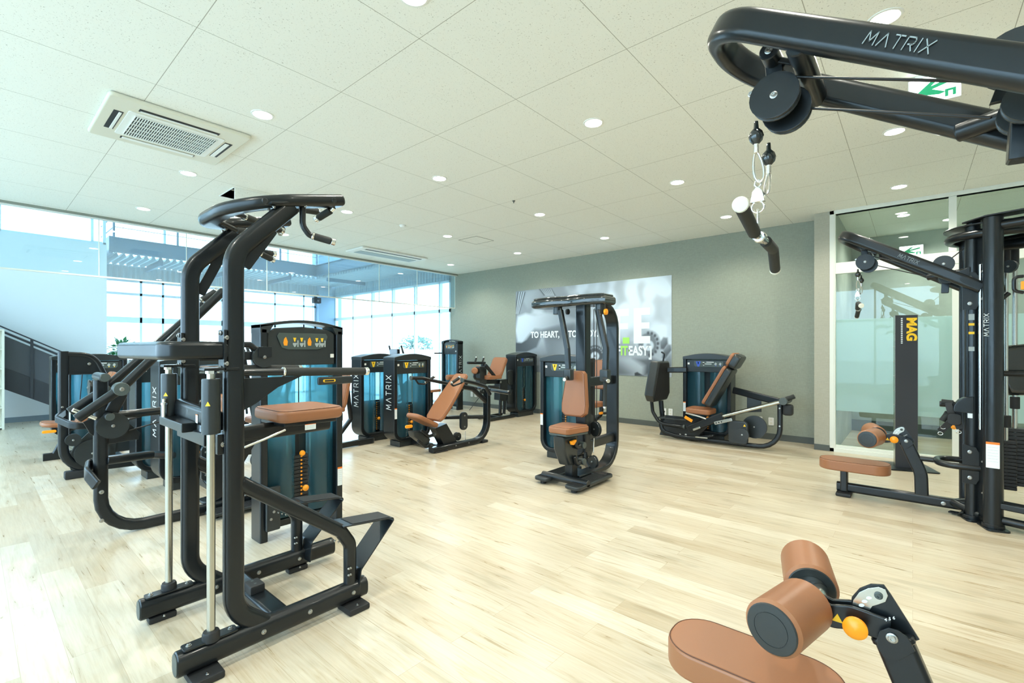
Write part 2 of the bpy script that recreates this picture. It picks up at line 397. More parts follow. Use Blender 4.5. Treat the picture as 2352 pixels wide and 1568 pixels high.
# ceiling with the hole of the open access hatch
h0 = PZ(538, 430, CEIL); h1 = PZ(630, 453, CEIL)
HX0, HX1, HY0 = h0.x, h1.x+.02, (h0.y+h1.y)/2; HY1 = HY0+.46
cm = MB()
for x0, x1, y0, y1 in ((-3.2, HX0, -5.2, 8.76), (HX1, 8.3, -5.2, 8.76), (HX0, HX1, -5.2, HY0), (HX0, HX1, HY1, 8.76), (8.3, 11.2, -5.2, .9)):
    cm.box((x0, y0, CEIL), (x1, y1, CEIL+.12), .0005)
struct('ceiling', cm, M_CEIL, False)
hb = MB(); hb.box((HX0-.1, HY0-.1, CEIL+.45), (HX1+.1, HY1+.1, CEIL+.5)); hb.box((HX0-.1, HY0-.1, CEIL+.12), (HX0-.02, HY1+.1, CEIL+.45)); hb.box((HX1+.02, HY0-.1, CEIL+.12), (HX1+.1, HY1+.1, CEIL+.45)); hb.box((HX0-.1, HY1+.02, CEIL+.12), (HX1+.1, HY1+.1, CEIL+.45)); hb.box((HX0-.1, HY0-.1, CEIL+.12), (HX1+.1, HY0-.02, CEIL+.45))
struct('hatch_dark_void', hb, M_RUB)  # closed box above the hatch, coloured black to paint its unlit inside
# walls
W = lambda n, lo, hi, m=M_GWALL: struct(n, MB().box(lo, hi, .001), m)
W('wall_right', (8.09, .95, 0), (8.3, 9.0, CEIL+.1))
W('wall_pillar', (7.70, .865, 0), (8.3, 1.045, CEIL+.05), wall_mat('beige_pillar_paper', (.42, .41, .33), (.36, .35, .28)))
W('baseboard_right', (8.078, 1.045, 0), (8.09, 9.0, .095), M_BASEB)
W('baseboard_pillar', (7.688, .865, 0), (7.70, 1.045, .08), M_BASEB)
W('wall_near', (-3.2, -5.2, 0), (11.2, -5.0, 5.6), M_WWALL)
W('wall_room_side', (7.82, .80, 0), (11.2, .865, CEIL), M_CONC)
W('wall_room_back', (9.95, -5.2, 0), (10.1, .8, CEIL), M_CONC)
W('baseboard_room', (9.93, -5.0, 0), (9.95, .8, .19), M_BASEB)
W('wall_stair', (-3.2, 13.0, 0), (1.94, 13.25, 3.61), M_WWALL)
W('wall_return', (1.74, 13.25, 0), (1.94, 15.2, 3.61), M_WWALL)
W('baseboard_stair', (-3.2, 12.985, 0), (1.94, 13.0, .1), mat('blue_grey_baseboard', (.2, .26, .3), .5))
W('wall_light_stop', (-3.2, 8.76, CEIL+.12), (8.3, 8.9, 5.6), M_WWALL)  # unseen wall, added to stop light leaking in above the low ceiling
struct('ceiling_atrium', MB().box((-3.2, 8.76, 5.6), (8.3, 15.2, 5.7)), M_WWALL)
W('trim_ceiling_edge', (-3.2, 8.735, CEIL-.03), (8.09, 8.76, CEIL+.12), mat('grey_edge_trim', (.25, .27, .23), .5))
W('trim_ceiling_channel', (-3.2, 8.76, CEIL-.05), (8.09, 8.80, CEIL+.12), M_WHITE)
W('wall_left_low', (-3.2, -5.2, 0), (-3.0, 15.2, .25), M_WWALL); W('wall_left_top', (-3.2, -5.2, 3.55), (-3.0, 13, 5.6), M_WWALL)
W('wall_left_near', (-3.2, -5.2, .25), (-3.0, -.8, 3.55), M_WWALL); W('wall_left_far', (-3.2, 12.7, .25), (-3.0, 15.2, 3.55), M_WWALL)

# windows
wn = [0]
def window(axis, pos, a0, a1, z0, z1, vs, hs, fw=.05, glass=True):
    """a wall of glass on x=pos or y=pos from a0 to a1 with mullions at vs and transoms (z, height) at hs"""
    wn[0] += 1; d = .05; f = MB()
    def bx(a, b, c, e):
        if axis == 'y': f.box((a, pos-d, c), (b, pos+d, e), .002)
        else: f.box((pos-d, a, c), (pos+d, b, e), .002)
    bx(a0, a0+fw, z0, z1); bx(a1-fw, a1, z0, z1); bx(a0, a1, z0, z0+fw); bx(a0, a1, z1-fw, z1)
    for v in vs: bx(v-fw/2, v+fw/2, z0, z1)
    for z, h in hs: bx(a0, a1, z-h/2, z+h/2)
    o = struct('window_%d' % wn[0], f, M_WINFR)
    if glass:
        g = MB()
        if axis == 'y': g.box((a0, pos-.004, z0), (a1, pos+.004, z1), .001)
        else: g.box((pos-.004, a0, z0), (pos+.004, a1, z1), .001)
        struct('pane', g, M_WINGL, False, parent=o)
    return o
far_win = window('y', 15.0, 1.94, 7.5, 0, 3.13, [2.9, 3.36, 4.75, 6.2, 7.1], [(2.13, .14), (2.78, .06)])
window('x', 8.12, 9.0, 14.78, 0, 3.16, [9.43, 10.48, 11.52, 12.57, 13.64], [(2.39, .09)])
window('y', 15.0, 1.94, 8.0, 3.95, 5.6, [3.4, 5.0, 6.6], [])
window('y', 13.12, -3.0, 1.94, 3.61, 5.6, [-1.4, .4], [])
window('x', 8.12, 8.9, 14.9, 3.95, 5.6, [10.4, 11.9, 13.4], [])
window('x', -3.1, -.8, 12.7, .25, 3.55, [.9, 2.6, 4.3, 6.0, 7.7, 9.4, 11.1], [(2.3, .06)])
W('wall_column', (7.5, 14.75, 0), (8.3, 15.2, 5.6), mat('blue_grey_column', (.19, .31, .42), .55))
W('wall_far_head', (1.94, 14.98, 3.13), (7.5, 15.1, 3.5), mat('pale_blue_head', (.52, .62, .66), .5))
W('wall_side_head', (8.10, 9.0, 3.16), (8.25, 14.75, 3.5), mat('pale_blue_head_side', (.52, .62, .66), .5))
# mirrored window lettering, read from the street
M_LETT = bpy.data.materials.new('white_window_vinyl'); M_LETT.use_nodes = True; _t = nd(M_LETT, 'ShaderNodeBsdfTranslucent'); _t.inputs[0].default_value = (.72, .78, .8, 1)
_o = [n for n in M_LETT.node_tree.nodes if n.type == 'OUTPUT_MATERIAL'][0]; lk(M_LETT, _t.outputs[0], _o.inputs[0])
tx = font_text('[FIT\u00b7EASY]', PY(432, 719, 14.98), (-1, 0, 0), (0, 0, 1), .30, M_LETT, 'window_lettering', .004, .74); tx.parent = far_win

# glass smoke screen hanging from the ceiling edge
xs = [-3.0, -1.9, -.85, .2, 1.226, 2.28, 3.50, 4.67, 5.82, 6.84, 8.03]
for i, (a, b) in enumerate(zip(xs, xs[1:])):
    cx = (a+b)/2
    wh = ['outermost pane to the left, mostly beyond the frame', 'second pane from the left end', 'third pane from the left end', 'pane before the white wall at the photo edge',
          'pane in front of the catwalk end', 'pane behind the bent posts of the chin-up machine', 'pane just right of the chin-up posts', 'pane in front of the blue column corner',
          'pane under the long ceiling air conditioner', 'rightmost pane ending near the grey wall'][i]
    t = Thing('glass_smoke_screen', 'clear hanging glass smoke screen, '+wh, 'glass screen', (cx, 8.78, 2.44), 'glass smoke screen panes')
    gp = t.p('glass_pane', MB().box((a+.004, 8.776, 2.43), (b-.004, 8.784, CEIL-.045), .0001), M_SMOKE)
    gp.data.polygons.foreach_set('use_smooth', [False]*len(gp.data.polygons)); t.p('bottom_channel', MB().box((a+.002, 8.768, 2.415), (b-.002, 8.792, 2.437), .002), M_ALU)
    t.p('joint_strip', MB().box((b-.006, 8.771, 2.437), (b+.004, 8.789, CEIL-.045), .001), M_ALU)

# catwalk of the atrium
def corrug(a0, a1, b0, b1, z, axis):
    mb = MB(); n = int((a1-a0)/.034); vs = []
    for i in range(n+1):
        a = a0+(a1-a0)*i/n; dz = .04*(1 if i % 4 in (1, 2) else -1)
        for b in (b0, b1):
            for k in (0, .004): vs.append((a, b, z+dz+k) if axis == 'x' else (b, a, z+dz+k))
    fs = []
    for i in range(n):
        q = i*4; r = q+4
        fs += [(q, r, r+2, q+2), (q+1, q+3, r+3, r+1), (q, q+1, r+1, r), (q+2, r+2, r+3, q+3)]
    return mb.add(vs, fs)
cw = Thing('catwalk', 'navy steel maintenance catwalk with corrugated deck and cable railing under the far high windows', 'catwalk', (4.8, 14.2, 3.5))
cw.p('deck', corrug(2.1, 8.0, 13.4, 14.92, 3.50, 'x'), M_CORR, label='pale corrugated steel deck')
cw.p('deck', corrug(8.9, 13.4, 6.75, 8.05, 3.50, 'y'), M_CORR, label='pale corrugated steel deck')
bm_ = MB().sweep([(2.05, 13.4, 3.70), (6.75, 13.4, 3.70)], .02, .32, n=(0, 1, 0), rr=.003)
cw.p('edge_beam', bm_, M_NAVY)
for z in (3.55, 3.86): cw.p('beam_flange', MB().box((2.05, 13.33, z-.008), (6.82, 13.47, z+.008), .002), M_NAVY)
cw.p('edge_beam', MB().box((6.74, 8.95, 3.54), (6.76, 13.4, 3.86), .002), M_NAVY)
for z in (3.55, 3.86): cw.p('beam_flange', MB().box((6.68, 8.95, z-.008), (6.82, 13.4, z+.008), .002), M_NAVY)
def corrug_v(a0, a1, pos, z0, z1, axis):
    n = int((a1-a0)/.03); vs = []; fs = []
    for i in range(n+1):
        a = a0+(a1-a0)*i/n; b = pos+.02*(1 if i % 4 in (1, 2) else -1)
        for z in (z0, z1):
            for k in (0, .004): vs.append((a, b+k, z) if axis == 'x' else (b+k, a, z))
    for i in range(n):
        q = i*4; r = q+4; fs += [(q, r, r+2, q+2), (q+1, q+3, r+3, r+1), (q, q+1, r+1, r), (q+2, r+2, r+3, q+3)]
    return MB().add(vs, fs)
cw.p('rear_cladding', corrug_v(1.96, 7.5, 14.93, 3.15, 3.47, 'x'), M_CORR, label='corrugated steel strip over the windows')
cw.p('rear_cladding', corrug_v(9.0, 14.7, 8.05, 3.17, 3.47, 'y'), M_CORR, label='corrugated steel strip over the windows')
cw.p('end_beam', MB().box((2.03, 13.35, 3.5), (2.10, 14.92, 3.88), .003), M_NAVY)
for x in (3.0, 4.5, 6.0): cw.p('cross_rib', MB().box((x-.03, 13.45, 3.36), (x+.03, 14.9, 3.47), .003), M_NAVY)
for y in (12.9,): cw.p('cross_rib', MB().box((6.8, y-.03, 3.36), (8.04, y+.03, 3.47), .003), M_NAVY)
for x in (2.12, 3.3, 4.5, 5.7, 6.75): cw.p('railing_post', MB().box((x-.02, 13.38, 3.86), (x+.02, 13.42, 4.9), .003), M_NAVY)
for y in (9.4, 10.7, 12.0): cw.p('railing_post', MB().box((6.73, y-.02, 3.86), (6.77, y+.02, 4.9), .003), M_NAVY)
for z in (4.1, 4.35, 4.6, 4.88):
    cw.p('railing_cable', MB().tube([(2.1, 13.4, z), (6.75, 13.4, z), (6.75, 8.95, z)], .007 if z < 4.8 else .018), M_NAVY)
    cw.p('railing_cable', MB().tube([(2.12, 13.4, z), (2.12, 14.9, z)], .012), M_NAVY)

# glass partition of the neighbouring room
gw = window('x', 7.745, -5.0, .865, 0, CEIL, [], [], glass=False); gw.name = 'window_partition'; gw.data.materials[0] = M_ALU
pf = MB()
for lo, hi in (((7.70, .80, 0), (7.79, .865, CEIL)), ((7.705, -5, 2.42), (7.785, .80, 2.57)), ((7.705, -.40, 2.57), (7.785, -.33, CEIL)), ((7.71, -.50, 0), (7.78, -.36, 2.42)), ((7.71, -5, 0), (7.78, .8, .09)),
               ((7.705, -2.4, 0), (7.785, -2.3, CEIL)), ((7.70, -5, CEIL-.05), (7.79, .8, CEIL))): pf.box(lo, hi, .003)
struct('partition_frame', pf, M_ALU, parent=gw)
struct('pane', MB().box((7.74, -5, .09), (7.748, .8, CEIL-.05), .001), M_GLASS, False, parent=gw)
struct('frosted_film', MB().box((7.735, -5, .56), (7.739, .795, 1.80), .0005), M_FILM, False, parent=gw)

# ---------------------------------------------------------------- wall poster
import numpy as np
def poster():
    Y0, Y1, Z0, Z1 = 6.817, 3.225, .90, 2.70; nu, nv = 360, 180
    us = np.linspace(0, 1, nu+1); vs = np.linspace(0, 1, nv+1); Ug, Vg = np.meshgrid(us, vs)   # 0..1
    Xc = Ug*2.0; Yc = Vg
    img = np.zeros(Ug.shape+(3,))
    rng = np.random.RandomState(3)
    lum = .16+.22*Ug+.16*Vg*Ug
    for _ in range(110):            # soft bokeh lights, denser to the upper right
        cx = .55+1.45*rng.rand(); cy = .25+.8*rng.rand(); r = .02+.07*rng.rand(); a = (.05+.30*rng.rand())*min(1, max(.1, (cx-.4)))*(.4+cy)
        d = np.sqrt((Xc-cx)**2+((Yc-cy)*.8)**2); lum = lum+a*(1/(1+np.exp((d-r)/.012)))*.7
    lum = np.minimum(lum, .72)
    def uvc(cx, cy):
        p = PX(1180+cx*.16157, 630+cy*.1616, 8.09); return ((6.817-p.y)/1.796, (p.z-.90)/1.8)
    def poly(pts, val, soft=.012, val2=None, grad=None, amt=1.0):
        nonlocal lum
        P = [uvc(*p) for p in pts]; n = len(P); ins = np.zeros(Xc.shape, bool); dist = np.full(Xc.shape, 9.)
        for i in range(n):
            (x1, y1), (x2, y2) = P[i], P[(i+1) % n]
            c = ((y1 > Yc) != (y2 > Yc)) & (Xc < (x2-x1)*(Yc-y1)/((y2-y1) if abs(y2-y1) > 1e-9 else 1e-9)+x1); ins ^= c
            dx, dy = x2-x1, y2-y1; t = np.clip(((Xc-x1)*dx+(Yc-y1)*dy)/(dx*dx+dy*dy+1e-9), 0, 1)
            dist = np.minimum(dist, np.hypot(Xc-x1-t*dx, Yc-y1-t*dy))
        a = np.where(ins, dist, -dist); a = np.clip(a/soft*.5+.5, 0, 1)*amt
        v = val
        if val2 is not None:
            (gx0, gy0), (gx1, gy1) = uvc(*grad[0]), uvc(*grad[1]); gx, gy = gx1-gx0, gy1-gy0
            s = np.clip(((Xc-gx0)*gx+(Yc-gy0)*gy)/(gx*gx+gy*gy), 0, 1); s = s*s*(3-2*s); v = val*(1-s)+val2*s
        lum = lum*(1-a)+v*a
    # seated person: back, shoulder, raised arm, dark top
    poly([(25, 240), (620, 200), (900, 300), (1000, 900), (1200, 1250), (1400, 1450), (25, 1450)], .30, .05, .14, ((25, 300), (1200, 1200)))
    poly([(180, 230), (360, 210), (430, 300), (420, 420), (330, 480), (200, 500), (140, 380)], .40, .02, .2, ((180, 250), (430, 480)))
    poly([(25, 250), (190, 235), (120, 420), (40, 560), (25, 640)], .38, .012, .12, ((160, 240), (40, 520)))
    for k in range(7): poly([(60+k*16, 250), (75+k*16, 250), (35+k*8, 560), (25+k*8, 560)], .62 if k % 2 else .10, .006)
    poly([(360, 205), (540, 200), (600, 300), (430, 300)], .08, .01)
    for k in range(6): poly([(380+k*28, 205), (392+k*28, 205), (470+k*22, 300), (455+k*22, 300)], .45, .006)
    poly([(60, 600), (170, 555), (300, 580), (480, 545), (640, 560), (900, 640), (900, 700), (640, 720), (430, 780), (300, 770), (215, 860), (130, 970), (60, 960), (28, 800)], .66, .02, .30, ((100, 620), (700, 800)))
    poly([(290, 480), (400, 500), (440, 560), (360, 600), (250, 570)], .52, .03)
    poly([(240, 860), (400, 840), (420, 930), (330, 1040), (180, 1100), (30, 1100), (30, 970), (110, 975), (190, 930)], .055, .01, .13, ((60, 1060), (400, 860)))
    poly([(400, 870), (430, 920), (470, 1110), (340, 1170), (200, 1110), (330, 1040)], .42, .02, .25, ((380, 900), (420, 1120)))
    poly([(430, 800), (860, 700), (900, 900), (760, 960), (500, 950)], .12, .04)
    poly([(480, 930), (900, 900), (900, 1250), (520, 1150)], .17, .05, .26, ((500, 950), (850, 1150)))
    poly([(1060, 690), (1180, 640), (1260, 800), (1250, 1150), (1080, 1000)], .28, .03)
    # dumbbells and gloved hand
    def disc(cx, cy, r, val, soft=.008, ry=None):
        pts = [(cx+r*math.cos(a*math.pi/12), cy+(ry or r)*math.sin(a*math.pi/12)) for a in range(24)]; poly(pts, val, soft)
    disc(1160, 1130, 125, .045); disc(1158, 1160, 60, .55); disc(1155, 1160, 16, .1)
    for k in range(9): a = math.radians(200+18*k); disc(1158+105*math.cos(a), 1135+100*math.sin(a), 9, .3)
    disc(1930, 990, 165, .38, .01, 200); disc(1905, 1000, 130, .16, .01, 165)
    for k in range(9):
        a = math.radians(-95+23*k); disc(1925+128*math.cos(a), 990+158*math.sin(a), 19, .06, .008, 24)
    disc(1918, 1010, 74, .62); disc(1918, 1010, 30, .3)
    for pp in ([(2080, 960), (2130, 890), (2190, 900), (2195, 990), (2140, 1070), (2090, 1060)], [(2130, 1080), (2190, 990), (2240, 1000), (2248, 1080), (2160, 1200), (2110, 1180)], [(2150, 1220), (2240, 1110), (2250, 1300), (2190, 1380)]):
        poly(pp, .24, .01, .09, (pp[1], pp[3]))
    poly([(1430, 1200), (1700, 1180), (1830, 1260), (1840, 1340), (1700, 1440), (1430, 1440)], .42, .03, .12, ((1700, 1220), (1560, 1430)))
    poly([(1700, 1190), (1950, 1180), (2100, 1260), (2150, 1440), (1850, 1440), (1860, 1300)], .12, .03, .05, ((1800, 1200), (2000, 1440)))
    poly([(1420, 1000), (1700, 980), (1880, 1160), (1600, 1180), (1420, 1140)], .20, .04, .34, ((1430, 1000), (1800, 1150)))
    poly([(1720, 1400), (1760, 1385), (1850, 1440), (1720, 1446)], .03, .006)
    lum = np.clip(lum, .02, .85)
    img[..., 0] = lum*.86; img[..., 1] = lum*.98; img[..., 2] = lum*1.08
    me = bpy.data.meshes.new('poster'); X = 8.082
    verts = [(X, Y0+(Y1-Y0)*u, Z0+(Z1-Z0)*v) for v in vs for u in us]
    faces = [(j*(nu+1)+i, j*(nu+1)+i+1, (j+1)*(nu+1)+i+1, (j+1)*(nu+1)+i) for j in range(nv) for i in range(nu)]
    nv_ = len(verts); back = [(8.0895, Y0, Z0), (8.0895, Y1, Z0), (8.0895, Y1, Z1), (8.0895, Y0, Z1)]
    faces.append((nv_+3, nv_+2, nv_+1, nv_))
    bl = list(range(nu+1)); faces += [tuple([nv_, nv_+1]+bl[::-1])]; tl = [nv*(nu+1)+i for i in range(nu+1)]; faces += [tuple(tl+[nv_+2, nv_+3])]
    me.from_pydata(verts+back, [], faces); me.update()
    ca = me.color_attributes.new('print', 'FLOAT_COLOR', 'POINT'); buf = np.ones((nv_+4, 4), 'f'); buf[:nv_, :3] = img.reshape(-1, 3); ca.data.foreach_set('color', buf.ravel())
    m = mat('printed_poster', (.5, .5, .5), .45); at = nd(m, 'ShaderNodeVertexColor'); at.layer_name = 'print'; lk(m, at.outputs[0], bsdf(m).inputs['Base Color'])
    me.materials.append(m); t = Thing('wall_poster', 'large grey fitness poster with white and green lettering on the grey wall', 'poster', (8.08, 5.0, .9))
    o = bpy.data.objects.new('printed_sheet', me); COL.objects.link(o); adopt(o, t)
    U, Vv = V((0, -1, 0)), Z_
    Xf = 8.079
    def bars(name, m, rects):
        mb = MB()
        for (a, b, c, d) in rects: mb.box((Xf, min(a, b), c), (8.0815, max(a, b), d), .0003)
        t.p(name, mb, m)
    fl, fr = PX(1407, 0, 8.09).y, PX(1445, 0, 8.09).y; fs = PX(1425, 0, 8.09).y
    el, er, es = PX(1456, 0, 8.09).y, PX(1494, 0, 8.09).y, PX(1474, 0, 8.09).y
    bars('letter_f', M_WHITED, [(fl, fs, 1.50, 2.155), (fs, fr, 2.02, 2.155), (fs, fr+.015, 1.77, 1.885)])
    bars('letter_e', M_WHITED, [(el, es, 1.50, 2.155), (es, er, 2.02, 2.155), (es, er+.015, 1.77, 1.885), (es, er, 1.50, 1.635)])
    bars('green_dot', M_LIME, [(PX(1431, 0, 8.09).y, PX(1446, 0, 8.09).y, 1.50, 1.615)])
    y1 = PX(1220, 768, 8.09)
    for s, yy in (('TO HEART,', 6.38), ('TO BODY.', 5.40)): adopt(font_text(s, (Xf+.001, yy, 1.645), U, Vv, .185, M_WHITED, 'slogan', .006, .82), t)
    y2 = PX(1408, 0, 8.09).y
    for s, a, m2, sz in (('[', 4.39, M_WHITED, .26), ('F', PX(1417, 0, 8.09).y, M_WHITED, .24), ('IT\u00b7', PX(1426, 0, 8.09).y, M_LIME, .24), ('EASY', PX(1444, 0, 8.09).y, M_WHITED, .24), (']', PX(1491, 0, 8.09).y, M_WHITED, .26)):
        adopt(font_text(s, (Xf+.001, a, 1.285 if len(s) > 0 and s not in '[]' else 1.27), U, Vv, sz, m2, 'club_name', .008, .72), t)
poster()

# ---------------------------------------------------------------- outlets
def outlet(y, z, lab, hole=False):
    t = Thing('wall_outlet', lab, 'outlet', (8.09, y, z), 'wall outlets')
    t.p('cover_plate', MB().slab(rrect(.075, .12, .008), (8.09, y, z), (0, -1, 0), Z_, 0, .009, .003), M_WHITEP)
    if hole: t.p('socket', MB().cyl((8.083, y, z), (8.0795, y, z), .018), M_RUB, label='round black aerial socket')
    else:
        for dz in (.025, -.025): t.p('socket', MB().slab(rrect(.03, .022, .004), (8.082, y, z+dz), (0, -1, 0), Z_, 0, .002, .001), M_CREAM)
outlet(3.36, .285, 'white wall outlet plate with a black round socket, left of the leg press footplate base', True)
outlet(3.245, .285, 'white wall outlet plate just right of the one with the black round socket')
outlet(1.82, .28, 'white wall outlet plate behind the leg press flywheel, partly hidden')
outlet(1.66, .28, 'white wall outlet plate right of the leg press flywheel')
p_ = PX(1084, 905, 8.09); outlet(p_.y, p_.z, 'white wall outlet plate behind the leg extension machine, nearer the tall tower')
outlet(p_.y-.13, p_.z, 'white wall outlet plate behind the leg extension machine, further from the tall tower')

# ---------------------------------------------------------------- downlights
M_DL = mat('led_diffuser', (1, 1, 1), .5, emis=(1, .97, .88), es=14)
ldata = bpy.data.lights.new('downlight_lamp', 'SPOT'); ldata.energy = DOWNLIGHT_W; ldata.spot_size = math.radians(150); ldata.spot_blend = .6; ldata.shadow_soft_size = .06; ldata.color = DL_COL
def make_dl(loc, lab):
    t = Thing('ceiling_downlight', lab, 'downlight', loc, 'round ceiling downlights'); x, y, z = loc
    t.p('trim_ring', MB().lathe((x, y, z), (0, 0, -1), [(.055, -.004), (.085, 0), (.083, .004), (.070, .006), (.066, -.002)], 28), M_WHITE)
    t.p('diffuser', MB().lathe((x, y, z), (0, 0, -1), [(.0, .001), (.066, .001), (.064, .003), (0, .004)], 28), M_DL, label='glowing diffuser disc')
    l = bpy.data.objects.new('lamp', ldata); COL.objects.link(l); l.parent = t.o; l.location = (0, 0, -.02); return t.o
LBL = {(1, 0): 'at the very top edge of the photo, left of centre', (1, 1): 'just right of the square air conditioner', (2, 0): 'brightest one at the top centre of the ceiling',
       (2, -1): 'at the top edge above the cable boom', (1, 2): 'between the square air conditioner and the open hatch', (2, 1): 'left of the long clear ceiling bay, above the pec machine row',
       (3, 0): 'in the third row, left of the hanging handle', (3, -1): 'seen against the lower leg of the near cable boom', (1, 3): 'nearest the left glass screen, below the air conditioner',
       (2, 2): 'just right of the chin-up grips', (3, 1): 'centre of the ceiling, above the poster side', (4, 0): 'close to the grey wall near the pillar', (4, -1): 'above the glass partition corner',
       (2, 3): 'behind the chin-up grips by the glass screen', (3, 2): 'left of the square access panel', (4, 1): 'above the right half of the poster', (4, 2): 'right of the square access panel, by the grey wall',
       (4, 3): 'in the far corner where the glass screen meets the grey wall', (3, 3): 'beside the long air conditioner'}
XS = {-1: -2.15, 0: -.3, 1: 1.55, 2: 3.40, 3: 5.23, 4: 7.05}; YS = {-3: -3.7, -2: -1.8, -1: .12, 0: 2.02, 1: 3.97, 2: 5.90, 3: 7.85}
dl0 = None
for i in XS:
    for j in YS:
        if (i, j) == (3, 3): continue
        if i == -1 and j > 1: continue
        lab = 'round ceiling downlight '+LBL.get((i, j), 'behind the camera, outside the photo')
        if (i, j) not in LBL and (i+j) % 2: continue
        grp = 'round ceiling downlights' if (i, j) in LBL else 'downlights behind the camera'
        if dl0 is None: dl0 = make_dl((XS[i], YS[j], CEIL), lab); dl0['group'] = grp
        else: dup(dl0, (XS[i], YS[j], CEIL), lab)['group'] = grp
dup(dl0, (8.6, .1, CEIL), 'round ceiling downlight in the glazed room, nearer the glass'); dup(dl0, (9.3, -.4, CEIL), 'round ceiling downlight in the glazed room, further from the glass'); dup(dl0, (8.9, -2.4, CEIL), 'round ceiling downlight in the glazed room, beyond the weight tower')
p_ = PZ(925, 517, CEIL)
solo('smoke_detector', MB().lathe(p_, (0, 0, -1), [(.05, 0), (.05, .012), (.03, .03), (0, .032)], 20), M_WHITE, 'small round white smoke detector on the ceiling above the far towers', 'smoke detector', p_)
p_ = PZ(1180, 461, CEIL)
solo('sprinkler_head', MB().lathe(p_, (0, 0, -1), [(.02, 0), (.018, .006), (.008, .012), (.006, .03), (0, .03)], 14), M_GREYMET, 'tiny dark sprinkler head in the middle of the ceiling', 'sprinkler', p_)

# ---------------------------------------------------------------- air conditioners
def aircon(x0, x1, y0, y1, name, lab, z=CEIL):
    t = Thing(name, lab, 'air conditioner', ((x0+x1)/2, (y0+y1)/2, z)); cx, cy = (x0+x1)/2, (y0+y1)/2; w, d = x1-x0, y1-y0
    D = (0, 0, -1)
    t.p('cover_panel', MB().slab(rrect(w, d, .03), (cx, cy, z), (1, 0, 0), (0, -1, 0), 0, .035, .018, 3), M_CREAM if w < 1.2 else M_WHITE)
    if w < 1.2:
        gx0, gx1, gy0, gy1 = x0+.20, x1-.20, y0+.24, y1-.24
        t.p('intake_frame', MB().slab(rrect(gx1-gx0+.10, gy1-gy0+.10, .02), (cx, cy, z-.034), (1, 0, 0), (0, -1, 0), 0, .008, .003), M_WHITE, label='white intake grille frame')
        t.p('grille_shadow', MB().box((gx0, gy0, z-.0435), (gx1, gy1, z-.0421), .0002), M_RUB, label='black sheet painted as the shade behind the grille')  # black sheet stands in for the shade between the grille bars
        g = MB(); n = 34
        for i in range(n+1): xx = gx0+(gx1-gx0)*i/n; g.box((xx-.003, gy0, z-.050), (xx+.003, gy1, z-.043), .0004)
        for i in range(6): yy = gy0+(gy1-gy0)*i/5; g.box((gx0, yy-.003, z-.050), (gx1, yy+.003, z-.043), .0004)
        t.p('grille', g, M_WHITE)
        for a, (lo, hi) in enumerate((((gx0+.0, y0+.10), (gx1-.02, y0+.15)), ((gx0, y1-.15), (gx1-.02, y1-.10)), ((x0+.07, gy0+.02), (x0+.13, gy1-.02)), ((x1-.13, gy0+.02), (x1-.07, gy1-.02)))):
            s = t.p('air_slot', MB().box((*lo, z-.038), (*hi, z-.0345), .001), M_RUB)
            fl = MB(); c0, c1 = V((*lo, 0)), V((*hi, 0)); m_ = (c0+c1)/2
            if a < 2: fl.sweep([(lo[0]+.01, m_.y+(.012 if a == 0 else -.008), z-.041), (hi[0]-.01, m_.y+(.012 if a == 0 else -.008), z-.041)], .02 if a == 0 else .045, .005, n=(0, 1, 0), rr=.002)
            else: fl.sweep([(m_.x+(.012 if a == 2 else -.01), lo[1]+.01, z-.041), (m_.x+(.012 if a == 2 else -.01), hi[1]-.01, z-.041)], .02 if a == 2 else .035, .005, n=(1, 0, 0), rr=.002)
            t.p('louvre', fl, M_WHITE, s)
    else:
        t.p('air_slot', MB().box((x0+.12, y0+.06, z-.038), (x1-.12, y0+.11, z-.0345), .001), M_RUB)
        t.p('intake_grille', MB().box((x0+.12, y0+.26, z-.040), (x1-.12, y1-.10, z-.0345), .001), mat('grey_intake_mesh', (.35, .42, .44), .6))
        t.p('louvre', MB().box((x0+.10, y0+.12, z-.041), (x1-.10, y0+.20, z-.0345), .002), M_WHITE)
aircon(.67, 1.64, 4.42, 5.36, 'ceiling_air_conditioner', 'square cream cassette air conditioner with a white slotted grille, upper left of the ceiling')
aircon(4.70, 6.23, 7.62, 8.22, 'ceiling_air_conditioner', 'long narrow white cassette air conditioner beside the glass smoke screen')
q = [PZ(*a, CEIL) for a in ((1092, 542), (1133, 551), (1098, 561), (1055, 552))]
x0, x1, y0, y1 = 5.54, 5.97, 5.53, 5.97
fr = MB()
for lo, hi in (((x0, y0), (x1, y0+.006)), ((x0, y1-.006), (x1, y1)), ((x0, y0), (x0+.006, y1)), ((x1-.006, y0), (x1, y1))): fr.box((*lo, CEIL-.003), (*hi, CEIL+.001), .0004)
t = Thing('access_panel', 'closed square access panel with a thin dark outline in the ceiling', 'access panel', (x0, y0, CEIL)); t.p('frame', fr, M_BASEB); t.p('lid', MB().box((x0+.008, y0+.008, CEIL-.002), (x1-.008, y1-.008, CEIL+.001), .0005), M_CEIL)
t = Thing('open_ceiling_hatch', 'open ceiling hatch with its perforated lid hanging straight down behind the chin-up bar', 'access panel', (HX0, HY0, CEIL))
t.p('lid', MB().box((HX0+.004, HY0-.012, CEIL-.43), (HX1-.004, HY0+.002, CEIL-.004), .001), M_CEIL)
fr = MB(); e = .012
for lo, hi in (((HX0-e, HY0-e), (HX1+e, HY0)), ((HX0-e, HY1), (HX1+e, HY1+e)), ((HX0-e, HY0), (HX0, HY1)), ((HX1, HY0), (HX1+e, HY1))): fr.box((*lo, CEIL-.004), (*hi, CEIL+.1), .0005)
t.p('frame', fr, M_WHITE)

